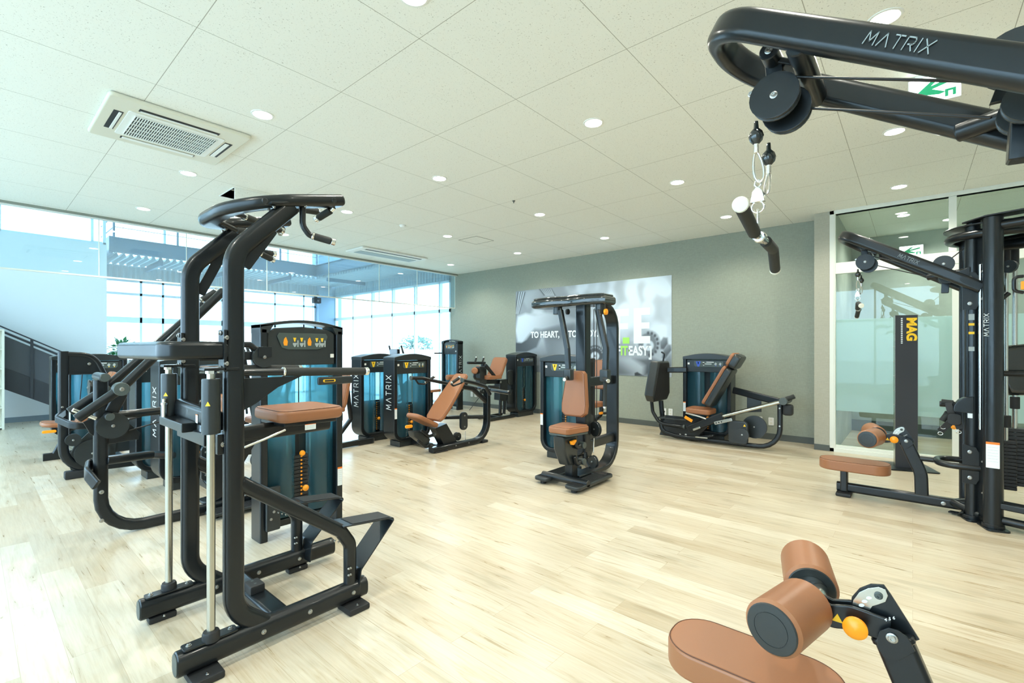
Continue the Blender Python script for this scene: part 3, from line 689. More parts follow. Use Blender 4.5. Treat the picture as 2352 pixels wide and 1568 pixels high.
# ---------------------------------------------------------------- exit signs
M_SIGN = mat('exit_sign_face', (.9, .95, .92), .4, emis=(.85, 1, .95), es=2.2)
def exit_sign(c, w, h, lab, hang):
    t = Thing('exit_sign', lab, 'exit sign', c); c = V(c)
    t.p('housing', MB().box((c.x, c.y-w/2, c.z-h/2), (c.x+.04, c.y+w/2, c.z+h/2), .004), M_WHITEP)
    t.p('sign_face', MB().box((c.x-.004, c.y-w/2+.006, c.z-h/2+.006), (c.x, c.y+w/2-.006, c.z+h/2-.006), .001), M_SIGN)
    def P(pts, nm): t.p(nm, MB().slab([(a*w, b*h) for a, b in pts], (c.x-.004, c.y, c.z), (0, -1, 0), Z_, 0, .0016, .0002), M_GREEN)
    P([(-.38, -.12), (-.02, .32), (.10, .32), (-.06, .10), (.36, .26), (.36, .12), (-.04, -.02), (.22, -.22), (.10, -.26)], 'arrow')
    P([(.20, -.40), (.26, -.40), (.26, -.22), (.34, -.22), (.34, -.40), (.40, -.40), (.40, -.14), (.20, -.14)], 'door_pictogram')
    if hang: t.p('hanger', MB().box((c.x+.005, c.y-.1, c.z+h/2), (c.x+.035, c.y+.1, CEIL), .002), M_WHITEP)
exit_sign((4.27, -.11, 3.165), .27, .19, 'green arrow exit sign hanging from the ceiling behind the near cable boom', True)
exit_sign((9.908, .02, 2.98), .30, .17, 'small green arrow exit sign high inside the glazed room', False)

# ---------------------------------------------------------------- far left: stairs, shelf, plant
YSTR = 12.35
st = Thing('staircase', 'charcoal steel staircase with mesh side and thin railing against the white wall', 'staircase', PY(60, 960, YSTR))
a, b = PY(-160, 775, YSTR), PY(215, 965, YSTR)
def yl(px, py): return PY(px, py, YSTR)
top0, top1 = yl(8, 762), yl(172, 830); sl = (top1.z-top0.z)/(top1.x-top0.x)
def zt(x, off=0): return top0.z+sl*(x-top0.x)+off
dm = yl(40, 770).z-yl(40, 852).z+.0; xr = top0.x+(.25-top0.z)/sl
xl = -2.6
def band(o0, o1, y0, y1):
    P = [V((xl, 0, zt(xl, o0))), V((xr, 0, zt(xr, o0))), V((xr, 0, zt(xr, o1))), V((xl, 0, zt(xl, o1)))]
    def cl(a, b):
        return b if b.z >= 0 else a+(b-a)*(a.z/(a.z-b.z))
    mb = MB(); P = [P[0], cl(P[0], P[1]), cl(P[3], P[2]), P[3]]
    return mb.slab([(p.x, p.z) for p in P], (0, y0, 0), (1, 0, 0), (0, 0, 1), -(y1-y0), 0, .004)
st.p('stringer', band(-1.02, -.63, YSTR, YSTR+.05), M_CHAR); st.p('mesh_infill', band(-.63, -.06, YSTR+.01, YSTR+.03), mat('dark_mesh_infill', (.07, .075, .085), .7))
st.p('handrail', MB().tube([(xl, YSTR, zt(xl, 0)), (xr, YSTR, zt(xr, 0))], .02), M_CHAR); st.p('handrail', MB().tube([(xl, YSTR, zt(xl, .08)), (xr, YSTR, zt(xr, .08))], .012), M_CHAR)
pp = yl(73, 800).x
for x in (pp-1.2, pp, pp+1.0): st.p('railing_post', MB().box((x-.02, YSTR-.03, zt(x, -1.0)), (x+.02, YSTR, zt(x, .08)), .003), M_CHAR)
for i in range(12):
    x = xr-.1-.27*i; z = zt(x, -.78)
    if z < .1: continue
    st.p('step', MB().box((x-.28, YSTR+.05, z-.04), (x, 12.98, z), .003), M_CHAR)
e_ = PY(8, 800, 12.3); sh = Thing('open_shelf', 'cream open shelf unit at the left edge of the photo beside the stairs', 'shelf', (e_.x-.4, 12.1, 0))
for x in (e_.x-.80, e_.x-.03): sh.p('side_panel', MB().box((x, 11.95, 0), (x+.03, 12.27, 1.74), .002), M_CREAM)
for k in range(6): sh.p('shelf_board', MB().box((e_.x-.78, 11.95, .03+k*.337), (e_.x-.03, 12.27, .055+k*.337), .002), M_CREAM)
sh.p('back_panel', MB().box((e_.x-.78, 12.26, .03), (e_.x-.03, 12.27, 1.74), .001), M_CREAM)
pc = PY(277, 826, 13.75)
ct = Thing('reception_counter', 'white counter by the far window carrying a potted plant', 'counter', (pc.x+.5, 13.7, 0)); ct.p('body', MB().box((2.02, 13.45, 0), (pc.x+1.3, 14.0, pc.z-.03), .01), M_WHITE); ct.p('counter_top', MB().box((2.0, 13.41, pc.z-.03), (pc.x+1.33, 14.03, pc.z), .006), M_WHITE)
pl = Thing('potted_plant', 'bushy green potted plant in a white pot on the far counter', 'plant', pc)
pl.p('pot', MB().lathe(pc, Z_, [(.06, 0), (.085, .01), (.11, .18), (.12, .18), (.115, .2), (.095, .2), (.09, .12), (0, .12)]), M_WHITEP)
M_LEAF = mat('leaf_green', (.03, .22, .06), .45); random.seed(4); lf = MB()
for i in range(130):
    a = random.uniform(0, 6.283); e = random.uniform(-.35, 1.35); L = random.uniform(.10, .27); base = pc+V((0, 0, .20))
    d = V((math.cos(a)*math.cos(e), math.sin(a)*math.cos(e), math.sin(e))); c = base+d*L; tn = (d+V((0, 0, -.5))).normalized(); sd = tn.cross(V((random.uniform(-.4, .4), random.uniform(-.4, .4), 1))).normalized(); up = sd.cross(tn)
    l_ = random.uniform(.08, .14); w_ = l_*.34
    lf.add([c, c+tn*l_*.4+sd*w_-up*.004, c+tn*l_, c+tn*l_*.4-sd*w_-up*.004, c+tn*l_*.5+up*.006], [(0, 1, 4), (1, 2, 4), (2, 3, 4), (3, 0, 4)])
o = pl.p('foliage', lf, M_LEAF); o['kind'] = 'stuff'
sm = MB()
for i in range(9):
    a = i*.7; sm.tube([pc+V((0, 0, .1)), pc+V((math.cos(a)*.06, math.sin(a)*.06, .25)), pc+V((math.cos(a)*.16, math.sin(a)*.16, .3+.02*(i % 3)))], .004, r=.05)
pl.p('stems', sm, M_LEAF)
# security camera on the far column
sc_ = PY(727, 690, 14.6); t = Thing('security_camera', 'small black camera box on a bracket beside the blue column', 'camera', sc_)
t.p('housing', MB().box(sc_-V((.12, .09, .09)), sc_+V((.12, .09, .09)), .02), M_RUB); t.p('bracket', MB().tube([sc_+V((0, .02, .05)), sc_+V((.05, .05, .2)), V((7.53, 14.78, sc_.z+.2))], .015), M_RUB); t.p('lens', MB().cyl(sc_+V((0, -.09, 0)), sc_+V((0, -.11, 0)), .04), M_SHINY)

# ---------------------------------------------------------------- outdoors
solo('forecourt', MB().box((-60, -40, -.35), (90, 90, -.16), .001), mat('pale_concrete_paving', (.62, .64, .62), .9), 'pale sunlit forecourt outside the windows', 'paving')
def house(x, y, w, d, h, lab, m, rot=0):
    t = Thing('building', lab, 'building', (x, y, -.15)); t.p('walls', MB().box((x-w/2, y-d/2, -.15), (x+w/2, y+d/2, h), .02), m); t.p('roof', MB().box((x-w/2-.3, y-d/2-.3, h), (x+w/2+.3, y+d/2+.3, h+.25), .02), M_WINFR)
    for k in range(int(w/2.4)):
        for z in (1.0, 3.6):
            if z+1.2 < h: t.p('window', MB().box((x-w/2+.8+k*2.4, y-d/2-.05, z), (x-w/2+2.2+k*2.4, y-d/2, z+1.2), .01), M_WINFR)
    return t
house(2, 34, 16, 6, 4.4, 'long pale low building across the street seen through the far left window', mat('pale_render', (.72, .74, .74), .8))
house(19, 38, 12, 6, 5.2, 'pale building further right beyond the far window', mat('pale_render_warm', (.7, .72, .7), .8))
solo('boundary_wall', MB().box((26, 10, -.155), (26.3, 60, 1.35), .01), mat('white_boundary_wall', (.8, .82, .82), .8), 'long white boundary wall outside the side windows', 'wall')
random.seed(9); M_HEDGE = mat('outdoor_leaf', (.05, .16, .12), .7)
for k, (x, y, r, lab) in enumerate(((29, 26.0, 1.5, 'nearest the grey wall end'), (30, 32, 1.3, 'second from the grey wall end'), (30, 38.5, 1.4, 'in the middle of the side window'), (31, 46, 1.3, 'towards the blue column'), (31, 53.0, 1.1, 'last one by the blue column'))):
    t = Thing('shrub', 'green shrub above the white boundary wall, '+lab, 'shrub', (x, y, -.15), 'shrubs beyond the boundary wall'); mb = MB()
    for i in range(900):
        a, e = random.uniform(0, 6.283), random.uniform(-1, 1.5); rr = r*(.65+.35*random.random())*(1+.25*math.sin(3*a)); c = V((x, y, 1.0+r*.5))+V((math.cos(a)*math.cos(e), math.sin(a)*math.cos(e)*1.5, math.sin(e)*.65))*rr
        u = V((random.gauss(0, 1), random.gauss(0, 1), random.gauss(0, 1))).normalized()*.16; v2 = u.orthogonal().normalized()*.10; mb.add([c-u, c+v2, c+u, c-v2], [(0, 1, 2, 3)])
    o = t.p('foliage', mb, M_HEDGE); o['kind'] = 'stuff'; t.p('trunk', MB().cyl((x, y, -.15), (x, y, 1.0), .12), M_STITCH)
# ================================================================== weight towers
def tower(t, O, R, D, w, d, h, rb=.13, decal=None, letters=None, tall=False, sticker=True, dark=False, nm='weight_tower', lettersize=None, dec_w=None):
    O, R, D = V(O), V(R), V(D); FR = -D
    P = lambda x, y, z: O+R*x+D*y+Z_*z
    th = .055; hw = w/2; decal = decal or M_YEL
    fr = MB()
    zb = .075 if rb > .03 else 0
    if rb > .03: fr.sweep([P(-hw+th/2, d/2, h-.03), P(-hw+th/2, d/2, zb+th/2), P(hw-th/2, d/2, zb+th/2), P(hw-th/2, d/2, h-.03)], d, th, n=D, r=rb, rr=.012, k=8)
    else:
        for s in (-1, 1): fr.sweep([P(s*(hw-th/2), d/2, h-.03), P(s*(hw-th/2), d/2, 0)], d, th, n=D, rr=.012)
        fr.sweep([P(-hw+th, d/2, .10), P(hw-th, d/2, .10)], d*.7, .05, n=D, rr=.008)
    f = t.p(nm, fr, M_BLACK)
    if rb > .03: t.p('base_foot', MB().slab(rrect((hw-rb*.75)*2, d*.85, .01), P(0, d*.48, 0), R, D, 0, zb+.004, .006), M_PLAST, f)
    # cap: arched band across the top
    n = 14; ar = .05 if not tall else .045
    arc = [(-hw+w*i/n, h+ar*math.sin(math.pi*i/n)*(1 if not tall else 1)) for i in range(n+1)]
    if tall:
        cap = MB(); lo = [(x, z-.022) for x, z in arc]
        cap.slab(arc[::-1]+lo, P(0, d, 0), R, Z_, 0, d, .004)
        for s in (-1, 1): cap.slab([(s*hw, h-.06), (s*hw, h), (s*(hw-.10), h+.012), (s*(hw-.06), h-.06)], P(0, d, 0), R, Z_, 0, d, .004)
        ht = .25
        cap2 = [(-hw+.06, h-.30), (-hw+.06, h-.05), (-hw+.12, h-.02), (0, h-.005), (hw-.12, h-.02), (hw-.06, h-.05), (hw-.06, h-.30)]
    else:
        cap = MB(); cap.slab([(-hw, h-.045)]+arc+[(hw, h-.045)], P(0, d+.004, 0), R, Z_, 0, d+.012, .008, 3)
        cap2 = [(-hw+.055, h-.24), (-hw+.055, h-.05), (hw-.055, h-.05), (hw-.055, h-.24)]
    t.p('top_cap', cap, M_PLAST, f)
    t.p('placard_housing', MB().slab(cap2, P(0, .10, 0), R, Z_, 0, .075, .008, 3), M_PLAST, f)
    # placard face with pictograms
    if tall: po = [(-.19, .075), (.19, .075), (.205, .05), (.17, -.035), (.12, -.05), (-.12, -.05), (-.17, -.035), (-.205, .05)]; pz = h-.13
    else: po = [(-.17, .045), (.225, .045), (.225, -.02), (.20, -.045), (-.15, -.045), (-.17, -.025)]; pz = h-.115
    k = (w-.13)/.53
    pl = t.p('placard', MB().slab([(a*k, b) for a, b in po], P(0, .022, pz), R, Z_, 0, .008, .004), M_PLACARD, f)
    def dec(name, m, pts): t.p(name, MB().slab([(a*k, b) for a, b in pts], P(0, .0145, pz), R, Z_, 0, .0015, .0002), m, pl)
    if tall:
        for x in (-.14, .05): dec('muscle_pictogram', M_ORANGE, [(x-.012, .03), (x+.002, .045), (x+.016, .01), (x+.012, -.02), (x-.012, -.02), (x-.018, .0)])
        for x in (-.07, -.015, .11, .155):
            dec('exercise_pictogram', M_YEL, [(x-.012, .04), (x+.012, .04), (x+.004, .01), (x-.004, .01)]); dec('exercise_pictogram', M_GREYD, [(x-.015, .0), (x+.018, .0), (x+.018, -.006), (x+.004, -.03), (x-.004, -.03), (x-.015, -.01)])
            dec('pictogram_text', M_GREYD, [(x+.02, .02), (x+.03, .02), (x+.03, -.03), (x+.02, -.03)])
    else:
        dec('body_triangle', decal, [(-.145, .04), (-.075, .04), (-.098, -.04), (-.122, -.04)]); dec('muscle_pictogram', M_ORDEC if decal is M_YEL else M_WHITED, [(-.118, .03), (-.103, .03), (-.106, .0), (-.116, .0)])
        dec('pictogram_text', M_WHITED, [(.0, .036), (.10, .036), (.10, .026), (.0, .026)]); dec('pictogram_text', M_GREYD, [(-.05, .012), (.07, .012), (.07, -.006), (-.05, -.006)])
        dec('exercise_pictogram', M_GREYD, [(-.05, .03), (-.03, .035), (-.02, .0), (-.035, -.03), (-.05, -.01)])
        for x in (.12, .18): dec('exercise_pictogram', M_GREYD, [(x-.015, .0), (x, .028), (x+.02, .015), (x+.012, -.018), (x-.01, -.01)]); dec('exercise_pictogram', decal, [(x-.004, -.016), (x+.014, -.016), (x+.004, -.032)])
    t.p('tag', MB().slab(rrect(.03, .03, .004), P((-hw+.085) if not tall else (hw-.085), .024 if not tall else .02, h-.11 if not tall else h-.23), R, Z_, 0, .004, .001), M_WHITEP, f)
    # acrylic shrouds with a slot down the middle
    zt_, zb_ = h-(.30 if tall else .24), .135 if rb > .03 else .14
    gap = .042
    for s in (-1, 1):
        a, b = gap, hw-th; o = []
        N_ = 12
        for i in range(N_+1): x = a+(b-a)*i/N_; o.append((s*x, .062-.045*math.sin(math.pi*(i/N_)**.8)))
        inner = [(x, y+.006) for x, y in o][::-1]
        t.p('shroud', MB().slab(o+inner, P(0, 0, 0), R, D, zb_, zt_, .001), M_SHROUD, f, 'teal see-through acrylic shroud')
    t.p('rear_shroud', MB().slab([(-hw+th, d-.03), (0, d-.012), (hw-th, d-.03), (hw-th, d-.024), (0, d-.006), (-hw+th, d-.024)], P(0, 0, 0), R, D, zb_, h-.05, .001), M_SHROUD, f)
    t.p('stack_guard', MB().slab([(-hw+th, .0), (hw-th, .0), (hw-th, .004), (-hw+th, .004)], P(0, d*.72, 0), R, D, .12, h*(.9 if dark else .47), .001), M_STACK, f)
    stk = MB(); n = 15; zs = .15; sh = .029
    for i in range(n): stk.slab(rrect(.30, .09, .008), P(0, d*.5+.01, 0), R, D, zs+i*sh, zs+i*sh+sh-.004, .003)
    t.p('weight_stack', stk, M_STACK, f)
    for x in (-.09, .09): t.p('guide_rod', MB().cyl(P(x, d*.5+.01, .1), P(x, d*.5+.01, h-.12), .009), M_STEEL, f)
    t.p('cable', MB().cyl(P(0, d*.5+.01, .55), P(0, d*.5+.01, h-.12), .004), M_CABLE, f)
    rg = MB()
    for i in range(0, n): rg.lathe(P(0, d*.5-.036, zs+i*sh+.012), FR, [(.0045, 0), (.0075, 0), (.0075, .0015), (.0045, .0015)], 10)
    t.p('number_marks', rg, M_ORANGE, f, 'orange weight number rings')
    t.p('selector_pin', MB().lathe(P(.012, d*.5-.04, .33), FR, [(.006, 0), (.006, .03), (.022, .032), (.024, .045), (.012, .055), (0, .056)], 16), M_ORANGE, f, 'orange selector pin')
    if tall:
        t.p('pin_lanyard', MB().tube([P(.012, d*.5-.06, .55), P(.045, d*.5-.08, .48), P(.03, d*.5-.08, .36)], .003, r=.05), M_CABLE, f)
        t.p('upper_pin', MB().lathe(P(-.01, d*.5-.05, .60), FR, [(.006, 0), (.022, .02), (.018, .035), (0, .04)], 12), M_ORANGE, f)
    ls = min(.12, d*.44)
    if letters == 'left':
        mb, L = stroke_text('MATRIX', P(-hw-.001, d*.5+(-.5)*ls, 0)+Z_*(h*.42), Z_, D, ls, gap=.6, th=.1, sx=.48/(8.3*ls)); t.p('maker_lettering', mb, M_WHITED, f)
    if letters == 'right':
        mb, L = stroke_text('MATRIX', P(hw+.001, d*.5+.5*ls, 0)+Z_*(h*.48), Z_, -D, ls, gap=.6, th=.1, sx=.48/(8.3*ls)); t.p('maker_lettering', mb, M_WHITED, f)
    if sticker:
        sx = hw-.027 if tall else -hw+.027
        label_plate(t, P(sx, -.0005, h*(.23 if tall else .38)), R, Z_, .04, .15, f)
    return f
EX, EY = V((1, 0, 0)), V((0, 1, 0))
def seg(t, name, pts, w, h=None, n=None, r=0, m=None, parent=None, rr=None, label=None):
    return t.p(name, MB().sweep(pts, w, h, n, r=r, rr=rr), m or M_BLACK, parent, label)
def grip(t, a, b, r=.019, cap=True, m=None, parent=None, ring=False, name='grip'):
    a, b = V(a), V(b); d = (b-a).normalized()
    g = t.p(name, MB().cyl(a, b, r, 20, .004), m or M_GRIP, parent)
    if cap: t.p('end_cap', MB().cyl(b, b+d*.022, r*1.02, 20, .003), M_CHROME, g, 'silver end cap')
    if ring: t.p('ring', MB().cyl(a-d*.010, a+d*.002, r*1.08, 20, .002), M_CHROME, g, 'silver ring')
    return g
def ribbed_plate(t, x0, x1, y0, y1, z0=.03, z1=.055):
    c = V(((x0+x1)/2, (y0+y1)/2, 0))
    o = t.p('foot_plate', MB().slab(rrect(x1-x0, y1-y0, .05), c, EX, EY, z0, z1, .01, 3), M_PLAST)
    rb = MB(); n = int((y1-y0-.03)/.014)
    for i in range(n): y = y0+.02+(y1-y0-.04)*i/(n-1); rb.box((x0+.05, y-.003, z1-.001), (x1-.05, y+.003, z1+.004), .0015)
    t.p('grip_ribs', rb, M_RUB, o)
    for x in (x0+.06, x1-.06): t.p('rubber_foot', MB().cyl((x, (y0+y1)/2, 0), (x, (y0+y1)/2, z0+.002), .03), M_RUB, o)

# ================================================================== A: assisted chin-up and dip machine
def machine_chin():
    N, F = 2.33, 2.96
    t = Thing('chin_dip_machine', 'tall black chin-up and dip machine with chrome rods and brown knee pad, front left', 'exercise machine', (1.0, 2.65, 0))
    for s, xr, sg in ((N, 1.45, -1), (F, 1.60, 1)):
        b = seg(t, 'base_rail', [(.565, s, .083), (xr, s, .083)], .078, .104, n=EY, rr=.035)
        t.p('end_cap', MB().slab(rrect(.066, .09, .03), (.566, s, .083), -EY, Z_, 0, .005, .002), M_GREYMET, b, 'dark grey end cap')
        for x in (.66, 1.36): t.p('floor_pad', MB().box((x-.06, s-.03+(sg*-.0 if sg > 0 else -.075), .0), (x+.06, s+.03+(0 if sg < 0 else 0), .032), .008), M_RUB, b); bolt(t, (x, s-.075 if sg < 0 else s-.045, .03), Z_, .008, b)
        for x in (.90, 1.12, 1.36): bolt(t, (x, s-.039, .085), -EY, .014, b)
        p = seg(t, 'upright_post', [(.93, s, .09), (.785, s, .215), (.785, s, 1.835), (1.045, s, 2.105)], .058, .085, n=EY, r=[0, .16, .17, 0], rr=.026)
        seg(t, 'post_brace', [PY(562, 612, N) if s == N else V((.83, F, 1.70)), PY(626, 527, N)+V((0, s-N, 0))], .012, .05, n=EY, rr=.003, parent=p)
        t.p('mounting_plate', MB().sweep([(.93, s, 2.085), (1.12, s, 2.135)], .09, .010, n=EY, rr=.002), M_BLACK, p)
        for x, z in ((.95, 2.075), (1.10, 2.115)):
            for dy in (-.028, .028): bolt(t, (x, s+dy, z), (0, 0, -1), .011, p)
        seg(t, 'diagonal_leg', [(.81, s, .79), (1.305, s, .425), (1.36, s, .34), (1.36, s, .12)], .052, .068, n=EY, r=[0, .05, .08, 0], rr=.024)
        sy = s+.035*sg*-1
        stp = t.p('foot_step', MB().sweep([(1.30, s-sg*.035, .455), (1.63, s-sg*.035, .418), (1.405, s-sg*.035, .19), (1.395, s-sg*.035, .07)], .15, .007, n=EY, r=[0, .012, .03, 0], rr=.002), M_BLACK)
        t.p('grip_tape', MB().sweep([(1.36, s-sg*.035, .4535), (1.60, s-sg*.035, .4265)], .13, .003, n=EY, rr=.001), M_RUB, stp)
        for i in range(4): bolt(t, (1.335+.012*(i % 2), s-.029, .22-.035*(i//2)), -EY, .007, stp)
        for i in range(3): bolt(t, (1.24+.022*i, s-.02, .405-.012*i), (0, 0, -1), .007, stp)
        # chrome guide rod with collar, flange and sleeve
        ys = s-.01 if s == N else s+.01
        r = t.p('guide_rod', MB().cyl((.693, ys, .14), (.693, ys, 1.30), .0165, 24), M_STEEL)
        t.p('rod_collar', MB().lathe((.693, ys, .134), Z_, [(.0, 0), (.034, 0), (.034, .03), (.030, .04), (.018, .042)], 24), M_RUB, r)
        t.p('rod_flange', MB().slab(rrect(.21, .06, .012), (.693, s, .134), EX, EY, 0, .008, .002), M_BLACK, r)
        for dx in (-.08, .08): bolt(t, (.693+dx, s, .142), Z_, .014, r)
        sl = t.p('rod_sleeve', MB().lathe((.693, ys, 1.03), Z_, [(.030, 0), (.036, .002), (.036, .128), (.0355, .130), (.036, .132), (.036, .235), (.034, .24), (.0, .24)], 28), M_PLAST)
        t.p('lock_nut', MB().lathe((.693, ys, 1.27), Z_, [(.014, 0), (.014, .02), (.021, .022), (.021, .035), (.014, .037), (0, .037)], 6), M_CHROME, sl)
        t.p('warning_triangle', MB().slab([(-.01, 0), (.01, 0), (0, .02)], (.672, ys-.0305, 1.155), V((1, -.7, 0)), Z_, 0, .0012, .0002), M_YEL, sl)
        t.p('rod_bracket', MB().box((.66, s-.035, 1.305), (.80, s+.035, 1.318), .003), M_BLACK)
        # dip handle
        gx0, gx1 = 1.01, (1.45 if s == N else 1.37)
        h = t.p('dip_handle', MB().cyl((.80, s, 1.292), (gx0, s-.004*sg*-1, 1.288), .0165), M_BLACK); grip(t, (gx0, s, 1.288), (gx1, s, 1.275), .0215, parent=h, ring=True)
        t.p('handle_gusset', MB().slab([(0, -.02), (.28, -.02), (.16, -.07), (.06, -.14), (0, -.17)], (.82, s+.004, 1.285), EX, Z_, 0, .008, .002), M_BLACK)
        for z in (1.335, 1.45): bolt(t, (.745, s-.032, z), -EY, .013, p); 
    # top loop and grips
    top = seg(t, 'top_loop_bar', [(1.30, N, 2.19), (.735, N, 2.052), (.735, F, 2.052), (1.30, F, 2.19)], .10, .062, n=None, r=[0, .22, .22, 0], rr=.022)
    top.data.clear_geometry()
    nrm = V((-.137, 0, .565)).normalized()
    pts = fillet_path([(1.30, N, 2.19), (.815, N, 2.072), (.815, F, 2.072), (1.30, F, 2.19)], [0, .30, .30, 0], 12)
    mbt = MB(); mbt.sweep(pts, .06, .10, n=nrm, rr=.024); o2 = mbt.build('top_loop_tmp', M_BLACK, t.loc); top.data = o2.data; bpy.data.objects.remove(o2)
    for y in (N, F): t.p('end_cap', MB().sweep([(1.298, y, 2.1895), (1.306, y, 2.1915)], .054, .094, n=nrm, rr=.022), M_GREYMET, top, 'dark grey end cap')
    for x in (.90, 1.24): t.p('plug', MB().cyl((x, N-.048, 2.085+(x-.9)*.245), (x, N-.056, 2.085+(x-.9)*.245), .014), M_BLACK, top)
    for s, sg in ((N, -1), (F, 1)):
        q = seg(t, 'hooked_grip', [(1.10, s, 2.12), (1.10, s, 2.02), (1.13, s+sg*.01, 1.975), (1.155, s+sg*.02, 1.97)], .030, None, r=[0, .07, .04, 0], m=M_BLACK)
        grip(t, (1.15, s+sg*.018, 1.972), (1.225, s+sg*.05, 1.955), .018, parent=q, ring=True)
        q2 = t.p('end_grip_stub', MB().cyl((1.27, s, 2.15), (1.262, s-sg*.02, 2.135), .012), M_CHROME); grip(t, (1.262, s-sg*.02, 2.137), (1.225, s-sg*.085, 2.10), .0185, parent=q2)
    q = seg(t, 'neutral_grip_bar', [(1.02, 2.42, 2.12), (1.05, 2.50, 2.145), (1.12, 2.52, 2.155)], .028, None, r=.03); grip(t, (1.10, 2.51, 2.150), (1.275, 2.52, 2.165), .019, parent=q)
    q = seg(t, 'neutral_grip_bar', [(.80, 2.52, 2.07), (.95, 2.60, 2.075)], .026, None); grip(t, (.925, 2.59, 2.074), (1.16, 2.73, 2.075), .018, parent=q, ring=True)
    q = seg(t, 'neutral_grip_bar', [(.86, 2.80, 2.08), (.98, 2.86, 2.06)], .026, None); grip(t, (.98, 2.86, 2.06), (1.15, 2.84, 2.07), .018, parent=q)
    q = seg(t, 'wide_grip_bar', [(.98, F+.05, 2.06), (1.08, 3.16, 2.02)], .028, None); grip(t, (1.08, 3.16, 2.02), (1.30, 3.17, 2.02), .0185, parent=q)
    # yoke loop at eye height
    yk = seg(t, 'yoke_loop', [(.765, N, 1.392), (.535, N, 1.392), (.495, F, 1.392), (.765, F, 1.392)], .078, .05, n=Z_, r=[0, .05, .05, 0], rr=.02)
    for y in (N, F):
        t.p('yoke_plate', MB().box((.735, y-.035, 1.30), (.748, y+.035, 1.485), .003), M_BLACK, yk)
        for z in (1.315, 1.47): bolt(t, (.733, y, z), -EX, .013, yk)
    # link to the tower
    lk_ = seg(t, 'link_beam', [(.82, F, 1.425), (1.08, F, 1.425), (1.13, F, 1.385)], .04, .035, n=EY, rr=.012); seg(t, 'link_beam', [(.82, F, 1.36), (1.10, F, 1.36)], .02, .05, n=EY, rr=.006)
    seg(t, 'link_beam', [(1.10, F, 1.40), (1.37, 3.57, 1.40)], .03, .022, n=Z_, rr=.008)
    pulley(t, (1.152, F-.02, 1.352), EY, .062, .03, lk_); t.p('pulley_guard', MB().slab([(-.035, .0), (-.035, .06), (.04, .06), (.04, 0)], (1.152, F-.038, 1.352), EX, Z_, 0, .004, .001), M_BLACK, lk_)
    # carriage, arm, knee pad
    c = seg(t, 'carriage_beam', [(.735, 2.36, 1.075), (.735, 2.95, 1.09)], .05, .092, n=EX, rr=.024)
    label_plate(t, (.709, 2.57, 1.07), -EY, Z_, .03, .04, c)
    t.p('carriage_bracket', MB().box((.655, 2.60, 1.005), (.72, 2.99, 1.05), .006), M_BLACK, c); t.p('carriage_plate', MB().box((.70, 2.44, .955), (.80, 2.86, 1.015), .006), M_BLACK, c)
    t.p('carriage_cheek', MB().box((.72, 2.33, .93), (.80, 2.40, 1.02), .006), M_BLACK, c); bolt(t, (.745, 2.329, .975), -EY, .015, c)
    for y in (2.965,): t.p('adjust_pin', MB().lathe((.665, y-.03, 1.05), Z_, [(.012, 0), (.012, .06), (.016, .062), (.016, .072), (.010, .075), (.010, .09), (.014, .092), (0, .096)], 12), M_CHROME, c)
    a = seg(t, 'knee_pad_arm', [(.76, 2.64, .955), (1.40, 2.64, .965)], .06, .085, n=EY, rr=.025)
    t.p('arm_web', MB().slab([(0, 0), (.22, 0), (.05, -.28), (0, -.30)], (.80, 2.66, .94), EX, Z_, 0, .02, .004), M_BLACK, a)
    label_plate(t, (1.20, 2.452, .983), EX, Z_, .06, .03, a)
    seg(t, 'pad_bracket', [(1.08, 2.64, 1.0), (1.37, 2.64, 1.0)], .30, .02, n=EY, rr=.006, parent=a)
    sp = MB().tube([(.86, 2.42, .93), (.96, 2.43, .955), (1.07, 2.45, .985)], .006); t.p('tension_link', sp, M_CHROME, a)
    pad(t, 'knee_pad', rrect(.36, .39, .06, 6), (1.225, 2.64, 1.012), EX, EY, .066, .022)
    # cross beam between the rails with a rubber stop
    cb = seg(t, 'cross_beam', [(1.0, N+.03, .085), (1.0, F-.03, .085)], .10, .07, n=EX, rr=.02); t.p('rubber_stop', MB().box((.955, 2.60, .118), (1.03, 2.70, .165), .01), M_RUB, cb)
    for y in (2.63, 2.67): t.p('stop_hole', MB().cyl((.99, y, .1652), (.99, y, .166), .007), M_GREYMET, cb)
    # tower
    f = tower(t, (1.69, 3.55, 0), EX, EY, .64, .17, 1.575, rb=0, tall=True)
    ab = t.p('cable_anchor_box', MB().box((1.40, 3.515, .08), (1.50, 3.55, .40), .012), M_PLAST, f)
    for x, z in ((1.435, .32), (1.45, .22), (1.43, .17)): bolt(t, (x, 3.514, z), -EY, .012, ab)
    for z in (1.30, 1.40): bolt(t, (1.36, 3.60, z), -EX, .012, f)
    a0 = PY(727, 876, 3.40); a1 = PY(806, 873, 3.40); con = t.p('rep_counter', MB().box((a0.x, 3.37, a0.z-.027), (a1.x, 3.40, a0.z+.033), .012), M_PLAST)
    t.p('counter_label', MB().slab(rrect(.10, .022, .010), (a0.x+.085, 3.369, a0.z+.004), EX, Z_, 0, .002, .0005), M_YEL, con); t.p('counter_screen', MB().slab(rrect(.075, .013, .002), (a0.x+.085, 3.3665, a0.z+.004), EX, Z_, 0, .002, .0005), M_RUB, con)
    seg(t, 'counter_arm', [(a1.x-.02, 3.39, a0.z+.01), (2.0, 3.60, a0.z+.01)], .02, .02, n=Z_, rr=.004, parent=con)
machine_chin()

